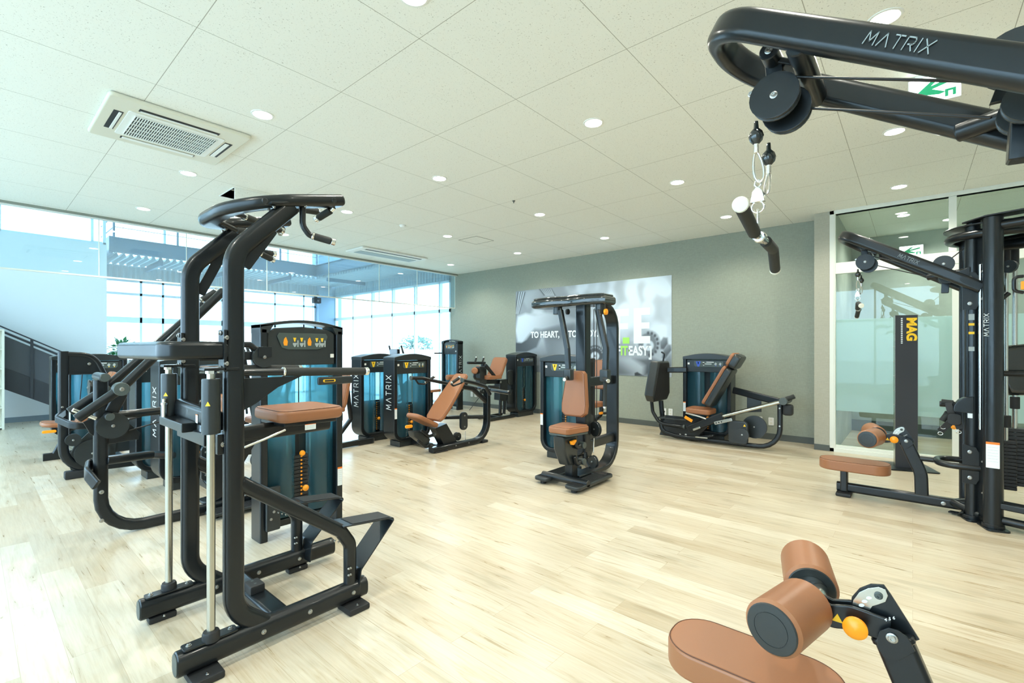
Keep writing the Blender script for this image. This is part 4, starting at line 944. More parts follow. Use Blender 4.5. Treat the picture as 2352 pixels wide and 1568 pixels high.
# ================================================================== B: left row machine with long double lever arms
def machine_row():
    Y = 4.55
    t = Thing('lever_row_machine', 'black lever row machine with two long diagonal arms behind the chin-up machine', 'exercise machine', (1.4, 4.8, 0))
    fr = seg(t, 'main_frame', [(.645, Y, 1.17), (.645, Y, .045), (1.75, Y, .045)], .06, .085, n=EY, r=[0, .25, 0], rr=.026)
    for z in (.33, .12): bolt(t, (.645, Y-.031, z+.02), -EY, .018, fr)
    t.p('cross_tube', MB().cyl((.655, Y-.10, 1.19), (.655, Y+.22, 1.19), .032), M_BLACK); t.p('end_cap', MB().cyl((.655, Y-.105, 1.19), (.655, Y-.10, 1.19), .029), M_GREYMET, fr)
    t.p('cross_tube', MB().cyl((.68, Y-.12, .905), (.68, Y+.25, .905), .03), M_BLACK); t.p('end_cap', MB().cyl((.68, Y-.125, .905), (.68, Y-.12, .905), .027), M_GREYMET, fr)
    for yy, pts in ((4.36, ((176, 962), (277, 893), (513, 668))), (4.72, ((160, 946), (236, 897), (478, 690)))):
        P = [PY(*q, yy) for q in pts]; a = seg(t, 'lever_arm', P, .066, None, r=0)
        j = P[1]; t.p('pivot_cap', MB().cyl(j-EY*.045, j+EY*.045, .048), M_GREYMET, a); bolt(t, j-EY*.045, -EY, .018, a)
        e = P[2]; d = (P[2]-P[1]).normalized(); t.p('end_cap', MB().cyl(e-d*.002, e+d*.006, .031), M_GREYMET, a)
    g = PY(482, 676, 4.5); grip(t, g-V((.06, .0, .05)), g+V((.04, 0, .03)), .022, ring=True)
    seg(t, 'handle_stem', [g-V((.06, 0, .05)), PY(470, 700, 4.72)], .03, None)
    seg(t, 'linkage', [(.70, Y, .93), PY(277, 893, 4.55)-V((0, 0, .03))], .07, .09, n=EY, rr=.02)
    c = PY(259, 977, 4.5); pu = pulley(t, c, EY, .095, .03); t.p('pulley_bracket', MB().slab([(-.16, .04), (-.05, .09), (.06, .05), (.17, -.08), (.16, -.13), (-.02, -.14), (-.12, -.05)], c+V((0, .05, 0)), EX, Z_, 0, .01, .003), M_BLACK, pu)
    t.p('clevis', MB().tube([c+V((-.09, 0, .06)), c+V((-.22, 0, .14))], .014), M_CHROME, pu)
    seg(t, 'upper_beam', [(.69, Y, .90), PY(378, 942, 4.55), V((1.5, 4.9, .92))], .062, None)
    seg(t, 'lower_beam', [PY(243, 1057, 4.55), PY(343, 1044, 4.6), V((1.3, 5.5, .36))], .06, .085, n=Z_, rr=.02)
    seg(t, 'foot_loop', [PY(243, 1062, 4.6), PY(203, 1064, 4.78), PY(199, 1086, 4.5), PY(222, 1114, 4.42)], .09, .03, n=Z_, r=.06, rr=.015)
    t.p('cable', MB().tube([c+V((.09, -.0, .03)), V((1.30, 4.75, .95))], .005), M_CABLE); t.p('cable', MB().tube([c+V((.09, 0, -.05)), V((1.25, 4.7, .85))], .005), M_CABLE)
    for p, z0, z1 in (((1.30, 4.80), .30, .52), ((1.36, 4.72), .25, .55)):
        h = t.p('pulley_housing', MB().slab(rrect(.075, z1-z0, .037), (p[0], p[1], (z0+z1)/2), EX, Z_, 0, .04, .01), M_PLAST); bolt(t, (p[0], p[1]-.04, z1-.05), -EY, .012, h); bolt(t, (p[0], p[1]-.04, z0+.05), -EY, .012, h)
    t.p('cable', MB().tube([(1.30, 4.76, .33), (1.45, 4.6, .06)], .004), M_CABLE)
    t.p('centre_column', MB().sweep([(1.42, 4.62, .06), (1.42, 4.62, 1.18)], .07, .10, n=EY, rr=.02), M_BLACK)
    seg(t, 'column_tie', [(1.42, 4.65, .18), (1.42, 5.53, .18)], .06, .08, n=EX, rr=.02)
    ribbed_plate(t, 1.28, 2.15, 4.30, 4.48); ribbed_plate(t, 1.35, 2.2, 4.72, 4.90)
    seg(t, 'seat_linkage', [(1.55, 4.5, .12), (1.72, 4.5, .28), (1.66, 4.5, .42), (1.80, 4.5, .52)], .05, .035, n=EY, r=.06, rr=.01); seg(t, 'seat_linkage', [(1.62, 4.5, .10), (1.90, 4.5, .30), (1.86, 4.5, .50)], .05, .035, n=EY, r=.06, rr=.01)
    seg(t, 'seat_post', [(1.75, 4.5, .04), (1.75, 4.5, .30)], .07, .09, n=EY, rr=.02)
    pad(t, 'seat', rrect(.40, .34, .10, 6), (1.80, 4.5, .53), EX, EY, .07, .025)
    pad(t, 'chest_pad', rrect(.26, .30, .05, 6), (1.40, 4.55, .86), EY, Z_, .06, .02)
    tower(t, (1.54, 5.53, 0), EX, EY, .66, .33, 1.28, letters='left', sticker=False, lettersize=.05)
machine_row()
def machine_behind_row():
    t = Thing('tower_machine', 'black weight tower machine directly behind the tower of the lever row machine', 'exercise machine', (1.5, 6.3, 0))
    tower(t, (1.49, 6.22, 0), EX, EY, .66, .30, 1.28, sticker=False)
    seg(t, 'tie_beam', [(1.85, 6.4, .10), (2.5, 6.4, .10), (2.5, 6.4, .45)], .07, .08, n=EY, r=.12, rr=.02); pad(t, 'seat', rrect(.36, .34, .08), (2.5, 6.4, .46), EX, EY, .07, .02)
    back = V((.35, 0, 1)).normalized(); pad(t, 'backrest', rrect(.30, .55, .08), V((2.68, 6.4, .85)), EY*-1, back, .07, .02)
    seg(t, 'backrest_frame', [(2.5, 6.4, .3), (2.70, 6.4, .40), (2.86, 6.4, 1.0)], .05, .05, n=EY, r=.05, rr=.01)
machine_behind_row()

# ================================================================== C: far left machine
def machine_far_left():
    Y = 6.9
    t = Thing('cable_arm_machine', 'black machine with arched post and large flywheel pulley on the far left', 'exercise machine', (.8, 7.3, 0))
    fr = seg(t, 'main_frame', [(.675, Y, 1.375), (.675, Y, .10), (1.45, Y, .075)], .07, .088, n=EY, r=[0, .24, 0], rr=.026)
    seg(t, 'top_arch', [(.70, Y, 1.345), (.92, Y, 1.335), (1.03, Y, 1.05)], .06, .05, n=EY, r=[0, .2, 0], rr=.018)
    t.p('arch_plate', MB().slab([(0, .10), (.12, .10), (.20, .06), (.27, -.03), (.28, -.11), (0, -.11)], (.71, Y, 1.235), EX, Z_, 0, .02, .004), M_BLACK, fr); bolt(t, (.88, Y-.02, 1.235), -EY, .018, fr)
    for z in (.78, .62): bolt(t, (.665, Y-.036, z), -EY, .014, fr)
    t.p('foot', MB().box((.68, Y-.05, 0), (.86, Y+.05, .085), .015), M_RUB, fr)
    c = PY(209, 890, 6.9); pulley(t, c, EX, .09, .04); pulley(t, c+V((.05, 0, .07)), EX, .05, .03)
    c = PY(212, 1040, 6.85); fw = pulley(t, c, EY, .15, .035, name='flywheel'); t.p('flywheel_guard', MB().slab([(-.20, -.05), (-.17, -.16), (-.05, -.22), (.10, -.22), (.20, -.10), (.22, .20), (.12, .32), (.02, .28), (-.14, .10)], c+V((.0, .05, 0)), EX, Z_, 0, .02, .006), M_PLAST, fw)
    pulley(t, PY(168, 1010, 6.8), EY, .065, .03)
    seg(t, 'bumper_loop', [(.68, Y-.03, .72), (.60, Y-.18, .68), (.70, Y-.45, .62), (.95, Y-.45, .60), (1.02, Y-.2, .62)], .07, .03, n=Z_, r=.08, rr=.01)
    seg(t, 'lever', [(.90, Y-.1, .67), PY(205, 985, 6.8)], .02, .02, n=EY, rr=.006, m=M_CHROME)
    t.p('cable', MB().tube([(.83, Y, 1.2), (.80, Y, .75)], .005), M_CABLE)
    seg(t, 'floor_beam', [(1.2, Y+.1, .10), (1.2, 8.8, .10)], .08, .07, n=EX, rr=.02)
    t.p('stopper_block', MB().box((1.02, Y, .22), (1.28, Y+.1, .58), .02), M_PLAST)
    # seat and reclining back in front of the tower
    pad(t, 'seat', rrect(.42, .34, .10, 6), (.80, 8.25, .41), V((1, 0, -.12)), EY, .06, .024)
    t.p('seat_lever', MB().slab(rrect(.13, .035, .016), (.66, 8.05, .385), EX, Z_, 0, .02, .006), M_ORANGE, None, 'orange adjustment lever')
    u = V((.42, 0, .75)).normalized(); pad(t, 'backrest', rrect(.34, .75, .08, 6), V((1.16, 8.25, .74)), -EY, u, .07, .022)
    seg(t, 'seat_frame', [(.72, 8.25, .06), (.85, 8.25, .36), (1.06, 8.25, .42), (1.40, 8.25, 1.0)], .06, .05, n=EY, r=.06, rr=.015)
    seg(t, 'seat_base', [(.62, 8.25, .04), (1.4, 8.25, .04), (1.4, 8.8, .04)], .10, .06, n=Z_, r=.05, rr=.015)
    tower(t, (1.215, 8.8, 0), EX, EY, .66, .27, 1.28, letters='left')
machine_far_left()
def machine_far_left_back():
    t = Thing('tower_machine', 'black weight tower machine at the far left, nearest the staircase wall', 'exercise machine', (1.16, 9.9, 0))
    tower(t, (1.155, 9.8, 0), EX, EY, .66, .27, 1.28, sticker=False)
    seg(t, 'tie_beam', [(1.5, 10.0, .08), (2.1, 10.0, .08), (2.1, 10.0, .42)], .08, .07, n=EY, r=.1, rr=.02); pad(t, 'seat', rrect(.36, .34, .08), (2.1, 10.0, .43), EX, EY, .07, .02)
machine_far_left_back()

# ================================================================== D: incline press
def machine_press():
    Y = 5.0
    t = Thing('incline_press_machine', 'black incline press with long tan backrest in the middle distance, left of the pec machine', 'exercise machine', (4.4, 5.1, 0))
    seg(t, 'main_frame', [(4.05, Y-.1, .045), (5.13, Y-.1, .045), (5.13, Y-.1, .80)], .11, .07, n=EY, r=[0, .27, 0], rr=.02)
    for x in (4.45, 4.7): bolt(t, (x, Y-.156, .05), -EY, .012)
    t.p('rear_foot', MB().box((4.98, Y-.16, 0), (5.10, Y-.04, .04), .01), M_RUB); t.p('front_foot', MB().box((4.08, Y-.16, 0), (4.3, Y-.04, .02), .008), M_RUB)
    seg(t, 'upper_frame', [(5.12, Y-.1, .60), PY(1085, 892, 4.9), PY(1058, 887, 4.9)], .06, .07, n=EY, r=.06, rr=.02)
    seg(t, 'tie_beam', [(4.62, 5.4, .37), (5.12, Y-.05, .37)], .05, .09, n=Z_, rr=.015)
    seg(t, 'floor_tie', [(4.25, 5.53, .05), (4.25, Y-.1, .05)], .08, .06, n=EX, rr=.015)
    # backrest
    b0, b1 = PY(998, 968, Y), PY(1064, 862, Y); u = (b1-b0).normalized(); wv = V((0, -1, 0)); L = (b1-b0).length
    ol = [(-.13, -L/2), (.13, -L/2), (.17, -L/2+.05), (.18, -L/2+.25), (.15, L/2-.20), (.13, L/2-.03), (.10, L/2), (-.10, L/2), (-.13, L/2-.03), (-.15, L/2-.20), (-.18, -L/2+.25), (-.17, -L/2+.05)]
    pad(t, 'backrest', ol, (b0+b1)/2, wv, u, .055, .02)
    seg(t, 'backrest_frame', [b0+V((.09, 0, .02)), b1+V((.07, 0, -.1))], .06, .05, n=EY, rr=.015)
    s0, s1 = PY(942, 957, Y), PY(994, 982, Y); us = (s1-s0).normalized(); pad(t, 'seat', [(a, b) for a, b in rrect((s1-s0).length, .30, .09, 6)], (s0+s1)/2, us, EY, .06, .024)
    t.p('seat_lever', MB().slab(rrect(.11, .04, .018), PY(938, 979, 4.85), EX, Z_, 0, .02, .006), M_ORANGE, None, 'orange adjustment lever')
    sup = [PY(a, b, Y-.05) for a, b in ((997, 983), (1023, 972), (1052, 1022), (1021, 1030))]; o = MB().slab([(p.x, p.z) for p in sup], (0, Y+.06, 0), EX, Z_, 0, .14, .008); t.p('seat_support', o, M_BLACK)
    t.p('seat_mechanism', MB().slab([(q.x, q.z) for q in [PY(a, b, Y) for a, b in ((943, 990), (972, 988), (982, 1008), (975, 1024), (958, 1012), (945, 1002))]], (0, Y+.07, 0), EX, Z_, 0, .14, .02), M_PLAST)
    for a, b in ((985, 1000), (978, 1024)): seg(t, 'seat_linkage', [PY(a-18, b-12, Y-.09), PY(a, b+2, Y-.09), PY(a+12, b-2, Y-.09)], .03, .04, n=EY, r=.03, rr=.012); pulley(t, PY(a+12, b-2, Y-.1), EY, .03, .03, name='link_joint')
    # far lever arm with D handle
    for yy, main, dd, gr, disc in ((5.3, ((944, 868), (970, 868), (990, 873), (1035, 882), (1095, 892)), ((953, 869), (961, 881), (974, 882), (983, 876)), ((976, 878), (996, 866)), (944, 868)),
                                  (4.45, ((1062, 873), (1092, 880), (1116, 888), (1126, 906)), ((1062, 878), (1041, 886), (1036, 881)), ((1038, 879), (1054, 868)), (1062, 873))):
        a = seg(t, 'press_arm', [PY(*q, yy) for q in main], .05, None, r=.06)
        p0 = PY(*disc, yy); t.p('end_cap', MB().cyl(p0-V((.012, 0, 0)), p0+V((.01, 0, 0)), .032), M_GREYMET, a)
        seg(t, 'd_handle', [PY(*q, yy) for q in dd], .026, None, r=.03, parent=a); grip(t, PY(*gr[0], yy), PY(*gr[1], yy), .020, parent=a, ring=True)
    seg(t, 'arm_cross_tube', [PY(1100, 891, 5.3), V((5.14, 4.45, .76))], .06, None)
    c = PY(1062, 966, 4.95); h = t.p('pulley_housing', MB().slab(rrect(.13, .26, .06), c, EX, Z_, 0, .05, .012), M_PLAST); bolt(t, c+V((0, -.05, .08)), -EY, .014, h); bolt(t, c+V((0, -.05, -.08)), -EY, .014, h)
    t.p('cable', MB().tube([PY(1078, 942, 4.95), PY(1104, 908, 4.95)], .005), M_CABLE); pulley(t, PY(1108, 898, 4.93), EY, .04, .03); pulley(t, PY(1050, 1002, 5.05), EY, .06, .05); pulley(t, PY(1068, 1017, 5.0), EY, .035, .05)
    t.p('turnbuckle', MB().tube([PY(1069, 990, 4.95), PY(1069, 1015, 4.95)], .006), M_CHROME)
    tower(t, (4.24, 5.53, 0), EX, EY, .66, .27, 1.28, letters='left')
machine_press()
def machine_behind_press():
    t = Thing('tower_machine', 'black weight tower machine with tan pads, just left of the incline press tower', 'exercise machine', (4.1, 6.3, 0))
    tower(t, (4.13, 6.2, 0), EX, EY, .66, .27, 1.28, letters='left', sticker=False)
    b = PY(803, 905, 6.1)
    pad(t, 'backrest', rrect(.30, .50, .08), V((3.47, 6.1, .80)), -EY, V((.2, 0, 1)), .06, .02); pad(t, 'seat', rrect(.34, .32, .08), (3.26, 6.1, .53), EX, EY, .065, .02); pad(t, 'thigh_pad', rrect(.16, .32, .06), (3.22, 6.1, .70), EX, EY, .06, .02)
    seg(t, 'seat_frame', [PY(775, 1012, 6.1)+V((0, 0, .05)), PY(806, 962, 6.1), V((3.5, 6.1, 1.0))], .06, .05, n=EY, r=.04, rr=.015); seg(t, 'base_rail', [(3.05, 6.1, .045), (3.95, 6.1, .045), (3.95, 6.22, .045)], .08, .06, n=Z_, r=.05, rr=.015)
    t.p('seat_mechanism', MB().box((3.14, 6.02, .38), (3.42, 6.16, .53), .03), M_PLAST)
machine_behind_press()

# ================================================================== E: tall tower by the window, cross trainer
def machine_corner():
    t = Thing('tall_tower_machine', 'tall narrow weight tower machine in the far corner beside window and grey wall', 'exercise machine', (7.4, 8.1, 0))
    tower(t, (7.30, 8.17, 0), -EY, EX, .56, .17, 1.575, rb=0, tall=True, letters='right', lettersize=.055, sticker=False)
    seg(t, 'counter_arm', [(7.28, 8.42, 1.30), (7.12, 8.50, 1.30)], .03, .05, n=Z_, rr=.01)
    r_ = PY(1036, 866, 7.3); t.p('roller', MB().cyl(r_-V((.12, 0, 0)), r_+V((.10, 0, 0)), .055, 24, .015), M_BROWN); seg(t, 'roller_arm', [r_, r_+V((.35, .35, -.1)), V((7.28, 8.1, .75))], .04, None, r=.05)
    seg(t, 'base_rail', [(6.3, 8.1, .05), (7.3, 8.1, .05)], .08, .07, n=EY, rr=.02); seg(t, 'seat_post', [(6.7, 8.1, .05), (6.7, 8.1, .44)], .07, .07, n=EY, rr=.02); pad(t, 'seat', rrect(.36, .34, .08), (6.7, 8.1, .45), EX, EY, .06, .02)
machine_corner()
def cross_trainer(x, y, lab):
    t = Thing('cross_trainer', lab, 'exercise machine', (x, y, 0))
    t.p('base', MB().box((x-.7, y-.06, 0), (x+.7, y+.06, .06), .02), M_PLAST); t.p('drive_housing', MB().cyl((x+.35, y-.08, .36), (x+.35, y+.08, .36), .30, 28, .03), M_PLAST)
    t.p('mast', MB().sweep([(x+.1, y, .1), (x-.1, y, 1.25)], .06, .08, n=EY, rr=.02), M_BLACK); t.p('console', MB().box((x-.2, y-.16, 1.20), (x-.12, y+.16, 1.40), .02), M_SHINY)
    for s in (-1, 1):
        a = t.p('moving_arm', MB().tube([(x+.05, y+s*.27, .35), (x+.0, y+s*.27, 1.0), (x-.14, y+s*.24, 1.46)], .016, r=.1), M_BLACK); t.p('hand_grip', MB().cyl((x-.09, y+s*.25, 1.25), (x-.15, y+s*.24, 1.48), .019), M_GRIP, a)
        t.p('pedal', MB().box((x-.35, y+s*.22-.07, .20), (x+.05, y+s*.22+.07, .24), .015), M_PLAST); seg(t, 'pedal_arm', [(x-.3, y+s*.22, .18), (x+.35, y+s*.16, .3)], .04, .05, n=EY, rr=.01)
    seg(t, 'arm_axle', [(x+.05, y-.28, .55), (x+.05, y+.28, .55)], .04, None)
    return t
cross_trainer(6.75, 9.3, 'dark cross trainer by the side window, its two arm poles above the incline press tower')
cross_trainer(2.9, 7.9, 'dark cross trainer glimpsed behind the posts of the chin-up machine')

# ================================================================== F: leg extension
def machine_leg_ext():
    Y = 6.3; q = lambda a, b, y=Y: PY(a, b, y)
    t = Thing('leg_extension_machine', 'black leg extension machine with reddish brown seat beside its dark tower near the poster', 'exercise machine', (7.0, 6.3, 0))
    tower(t, (7.62, 6.13, 0), EX, EY, .70, .27, 1.28, decal=M_BLUED, sticker=False, dark=True)
    seg(t, 'shin_tube', [q(1074, 833), q(1114, 833)], .05, None); seg(t, 'front_post', [q(1109, 834), q(1109, 880)], .06, .07, n=EY, rr=.02); seg(t, 'seat_beam', [q(1107, 877), q(1146, 876)], .07, .08, n=EY, rr=.02)
    seg(t, 'diagonal_arm', [q(1115, 838, 6.15), q(1140, 869, 6.15)], .05, .06, n=EY, rr=.015)
    for a in (1094, 1111): grip(t, q(a-3, 832, 6.2), q(a, 822, 6.2), .018)
    t.p('ankle_roller', MB().cyl(q(1090, 851, 6.05), q(1090, 851, 6.45), .06, 24, .02), M_BROWN); t.p('ankle_roller', MB().cyl(q(1098, 846, 6.5), q(1098, 846, 6.85), .06, 24, .02), M_BROWN)
    seg(t, 'swing_arm', [q(1095, 850, 6.2), q(1086, 868, 6.15), q(1105, 872, 6.2)], .04, .05, n=EY, r=.05, rr=.012)
    t.p('cam_block', MB().slab(rrect(.20, .36, .03), q(1100, 862, 6.35), EX, Z_, 0, .12, .02), M_PLAST)
    b0, b1 = q(1137, 868), q(1153, 823); u = (b1-b0).normalized(); pad(t, 'backrest', rrect(.36, (b1-b0).length, .06), (b0+b1)/2, -EY, u, .07, .02); seg(t, 'backrest_frame', [b0+V((.10, 0, 0)), b1+V((.09, 0, -.1))], .05, .05, n=EY, rr=.01)
    pad(t, 'seat', rrect(.42, .36, .07), q(1124, 870), EX, EY, .08, .02)
    pl_ = t.p('hinge_block', MB().slab([(q_.x, q_.z) for q_ in [q(a, b) for a, b in ((1142, 872), (1160, 870), (1160, 900), (1156, 921), (1141, 918))]], (0, Y+.08, 0), EX, Z_, 0, .16, .012), M_BLACK); bolt(t, q(1150, 877, Y-.085), -EY, .03, pl_)
    seg(t, 'range_arm', [q(1122, 888, 6.15), q(1144, 889, 6.15)], .06, None); t.p('end_cap', MB().cyl(q(1143.5, 889, 6.15), q(1145, 889, 6.15), .03), M_GREYMET)
    for z in (.82, .42): t.p('cam_plate', MB().slab(rrect(.20, .30, .08), (7.22, Y-.05, z), EX, Z_, 0, .04, .01), M_PLAST)
    for x in (6.98, 7.1): seg(t, 'leg', [(x, Y, .08), (x+.02, Y, .45)], .05, .06, n=EY, rr=.015)
    seg(t, 'base_rail', [(6.55, Y-.1, .035), (7.3, Y-.1, .035)], .07, .055, n=EY, rr=.015); seg(t, 'base_rail', [(6.62, Y+.25, .035), (7.3, Y+.25, .035)], .07, .055, n=EY, rr=.015); seg(t, 'base_cross', [(6.9, Y-.1, .04), (6.9, Y+.25, .04)], .06, .05, n=EX, rr=.01)
machine_leg_ext()
def machine_hidden():
    t = Thing('curl_machine', 'black machine with tan backrest half hidden behind the pec machine, in front of the poster', 'exercise machine', (6.2, 3.7, 0))
    c = PX(1373, 856, 6.2); y = c.y
    pad(t, 'backrest', rrect(.30, .44, .06), V((6.25, y, 1.01)), -EY, V((.15, 0, 1)), .07, .02); pad(t, 'seat', rrect(.34, .32, .08), (6.02, y, .55), EX, EY, .07, .02)
    seg(t, 'seat_frame', [(6.0, y, .03), (6.02, y, .50)], .08, .08, n=EY, rr=.02); seg(t, 'seat_frame', [(6.0, y, .30), (6.30, y, .40), (6.36, y, 1.15)], .06, .06, n=EY, r=.08, rr=.02); seg(t, 'base_rail', [(5.75, y, .04), (6.7, y, .04)], .09, .07, n=EY, rr=.02)
    t.p('seat_lever', MB().slab(rrect(.10, .035, .016), (5.98, y-.17, .47), EX, Z_, 0, .02, .006), M_ORANGE, None, 'orange adjustment lever')
    for z in (.60, .46): grip(t, (6.05, y-.18, z), (6.05, y-.30, z+.02), .018)
machine_hidden()

# ================================================================== G: pec fly machine
def machine_pec():
    Y = 2.70
    t = Thing('pec_fly_machine', 'black pec fly machine with glossy overhead hood and tan seat, standing alone in the centre', 'exercise machine', (4.3, 2.7, 0))
    seg(t, 'rear_frame', [(4.15, Y, .055), (4.98, Y, .055), (4.98, Y, 1.90), (4.45, Y, 1.90)], .15, .05, n=EY, r=[0, .28, .26, 0], rr=.016)
    mc = seg(t, 'main_column', [(4.33, Y, .30), (4.33, Y, 1.86)], .13, .12, n=EY, rr=.02)
    seg(t, 'column_tie', [(4.35, Y, 1.04), (4.98, Y, 1.04)], .06, .10, n=EY, rr=.01); seg(t, 'column_tie', [(4.33, Y, .36), (4.98, Y, .36)], .08, .10, n=EY, rr=.02)
    seg(t, 'seat_post', [(4.10, Y, .05), (4.10, Y, .52)], .10, .11, n=EY, rr=.02)
    seg(t, 'base_cross', [(3.98, 2.42, .07), (3.98, 2.98, .07)], .075, None); seg(t, 'base_cross', [(4.4, 2.45, .05), (4.4, 2.95, .05)], .08, .05, n=EX, rr=.015)
    ribbed_plate(t, 3.80, 4.50, 2.42, 2.60, .035, .07); ribbed_plate(t, 3.86, 4.56, 2.84, 3.02, .035, .07)
    # hood
    n = 40; ol = []
    for i in range(n):
        a = 2*math.pi*i/n; yy = .48*math.cos(a); yy = max(-.46, min(.46, yy*1.08)); xx = .17*math.copysign(abs(math.sin(a))**.55, math.sin(a))*(1-.28*math.exp(-(yy/.13)**2)); ol.append((xx, yy))
    hc = V((4.20, 2.76, 0)); hd = t.p('hood', MB().slab(ol, hc, EX, EY, 1.845, 1.935, .03, 4), M_SHINY)
    t.p('hood_lip', MB().slab([(a*.9, b*.95) for a, b in ol], hc, EX, EY, 1.93, 1.955, .018, 3), M_SHINY, hd)
    t.p('hood_seam', MB().sweep([hc+V((a*1.003, b*1.001, 1.875)) for a, b in ol], .004, None, closed=True), M_GREYMET, hd)
    for sy, (px, py), (qx, qy), (rx, ry) in ((1, (1287, 712), (1303, 800), (1306, 860)), (-1, (1373, 712), (1392, 800), (1390, 862))):
        X0 = 4.12; a0, a1, a2 = PX(px, py, X0), PX(qx, qy, X0-.03), PX(rx, ry, X0-.06)
        pv = t.p('arm_pivot', MB().cyl(a0+V((.05, sy*.07 if sy > 0 else .0, .06)), a0+V((.05, sy*.07 if sy > 0 else 0, -.04)), .05), M_PLAST)
        ar = seg(t, 'fly_arm', [a0, a1, a2], .045, .06, n=EX, r=.2, rr=.015)
        seg(t, 'arm_rod', [a0+V((-.03, -.02*sy, .02)), a1+V((-.03, -.03*sy, 0))], .008, None, m=M_GREYMET, parent=ar)
        hb = t.p('handle_block', MB().box(a2-V((.04, .045, .06)), a2+V((.04, .045, .06)), .015), M_PLAST, ar)
        g0 = a2+V((-.03, 0, -.03)); grip(t, g0, g0+V((-.10, sy*.10, -.01)) if sy < 0 else g0+V((-.10, -.04, -.01)), .018, parent=ar)
        if sy < 0: grip(t, a2+V((0, 0, -.06)), a2+V((-.01, 0, -.30)), .019, parent=ar)
        t.p('adjust_knob', MB().lathe(a0+V((.02, -.06, -.02)), -EY, [(.01, 0), (.03, .01), (.03, .03), (0, .035)], 14), M_ORANGE if sy < 0 else M_RUB, ar)
    # backrest and seat
    ol = [(-.085, .24), (.085, .24), (.115, .21), (.155, -.12), (.15, -.20), (.10, -.24), (-.10, -.24), (-.15, -.20), (-.155, -.12), (-.115, .21)]
    pad(t, 'backrest', ol, (4.22, Y, .925), -EY, V((.10, 0, 1)), .075, .022)
    ol = [(-.18, -.10), (-.15, -.13), (.13, -.17), (.18, -.13), (.18, .13), (.13, .17), (-.15, .13), (-.18, .10)]
    pad(t, 'seat', ol, (4.03, Y, .545), EX, EY, .07, .02); t.p('seat_tray', MB().slab([(a*.97, b*.97) for a, b in ol], (4.03, Y, .528), EX, EY, 0, .02, .006), M_GREYMET)
    sm_ = t.p('seat_mechanism', MB().slab([(-.16, .16), (.06, .16), (.12, .0), (.06, -.16), (-.06, -.14), (-.15, .02)], (4.02, Y+.07, .36), EX, Z_, 0, .14, .03, 3), M_PLAST)
    t.p('seat_lever', MB().slab([(-.05, .015), (.04, .022), (.05, .005), (.0, -.03), (-.035, -.02)], (3.98, Y-.085, .46), EX, Z_, 0, .03, .008), M_ORANGE, sm_, 'orange adjustment lever')
    for z in (.42, .25): seg(t, 'seat_linkage', [(4.02, Y-.09, z+.06), (4.06, Y-.09, z-.03), (4.16, Y-.09, z-.02)], .035, .045, n=EY, r=.04, rr=.015); t.p('link_joint', MB().cyl((4.17, Y-.12, z-.02), (4.17, Y-.05, z-.02), .035), M_GREYMET)
    for c, r in ((PY(1368, 985, 2.62), .10), (PY(1363, 1060, 2.62), .085)): pulley(t, c, V((1, -.35, 0)), r*.8, .035)
    t.p('turnbuckle', MB().tube([PY(1364, 1005, 2.62), PY(1363, 1040, 2.62)], .008), M_CHROME)
    for dx in (0, .06): t.p('cable', MB().cyl((4.52+dx, Y-.02, .50), (4.52+dx, Y-.02, 1.84), .0045), M_CABLE)
    t.p('fan_guard', MB().slab([(-.05, .3), (.10, .25), (.16, -.02), (.05, -.2), (-.05, -.2)], (4.42, Y+.02, .42), EX, Z_, 0, .04, .01), M_PLAST)
    seg(t, 'tower_tie', [(4.5, Y, .06), (4.93, 3.05, .06)], .09, .06, n=Z_, rr=.015)
    tower(t, (4.88, 3.36, 0), -EY, EX, .68, .25, 1.28)
machine_pec()

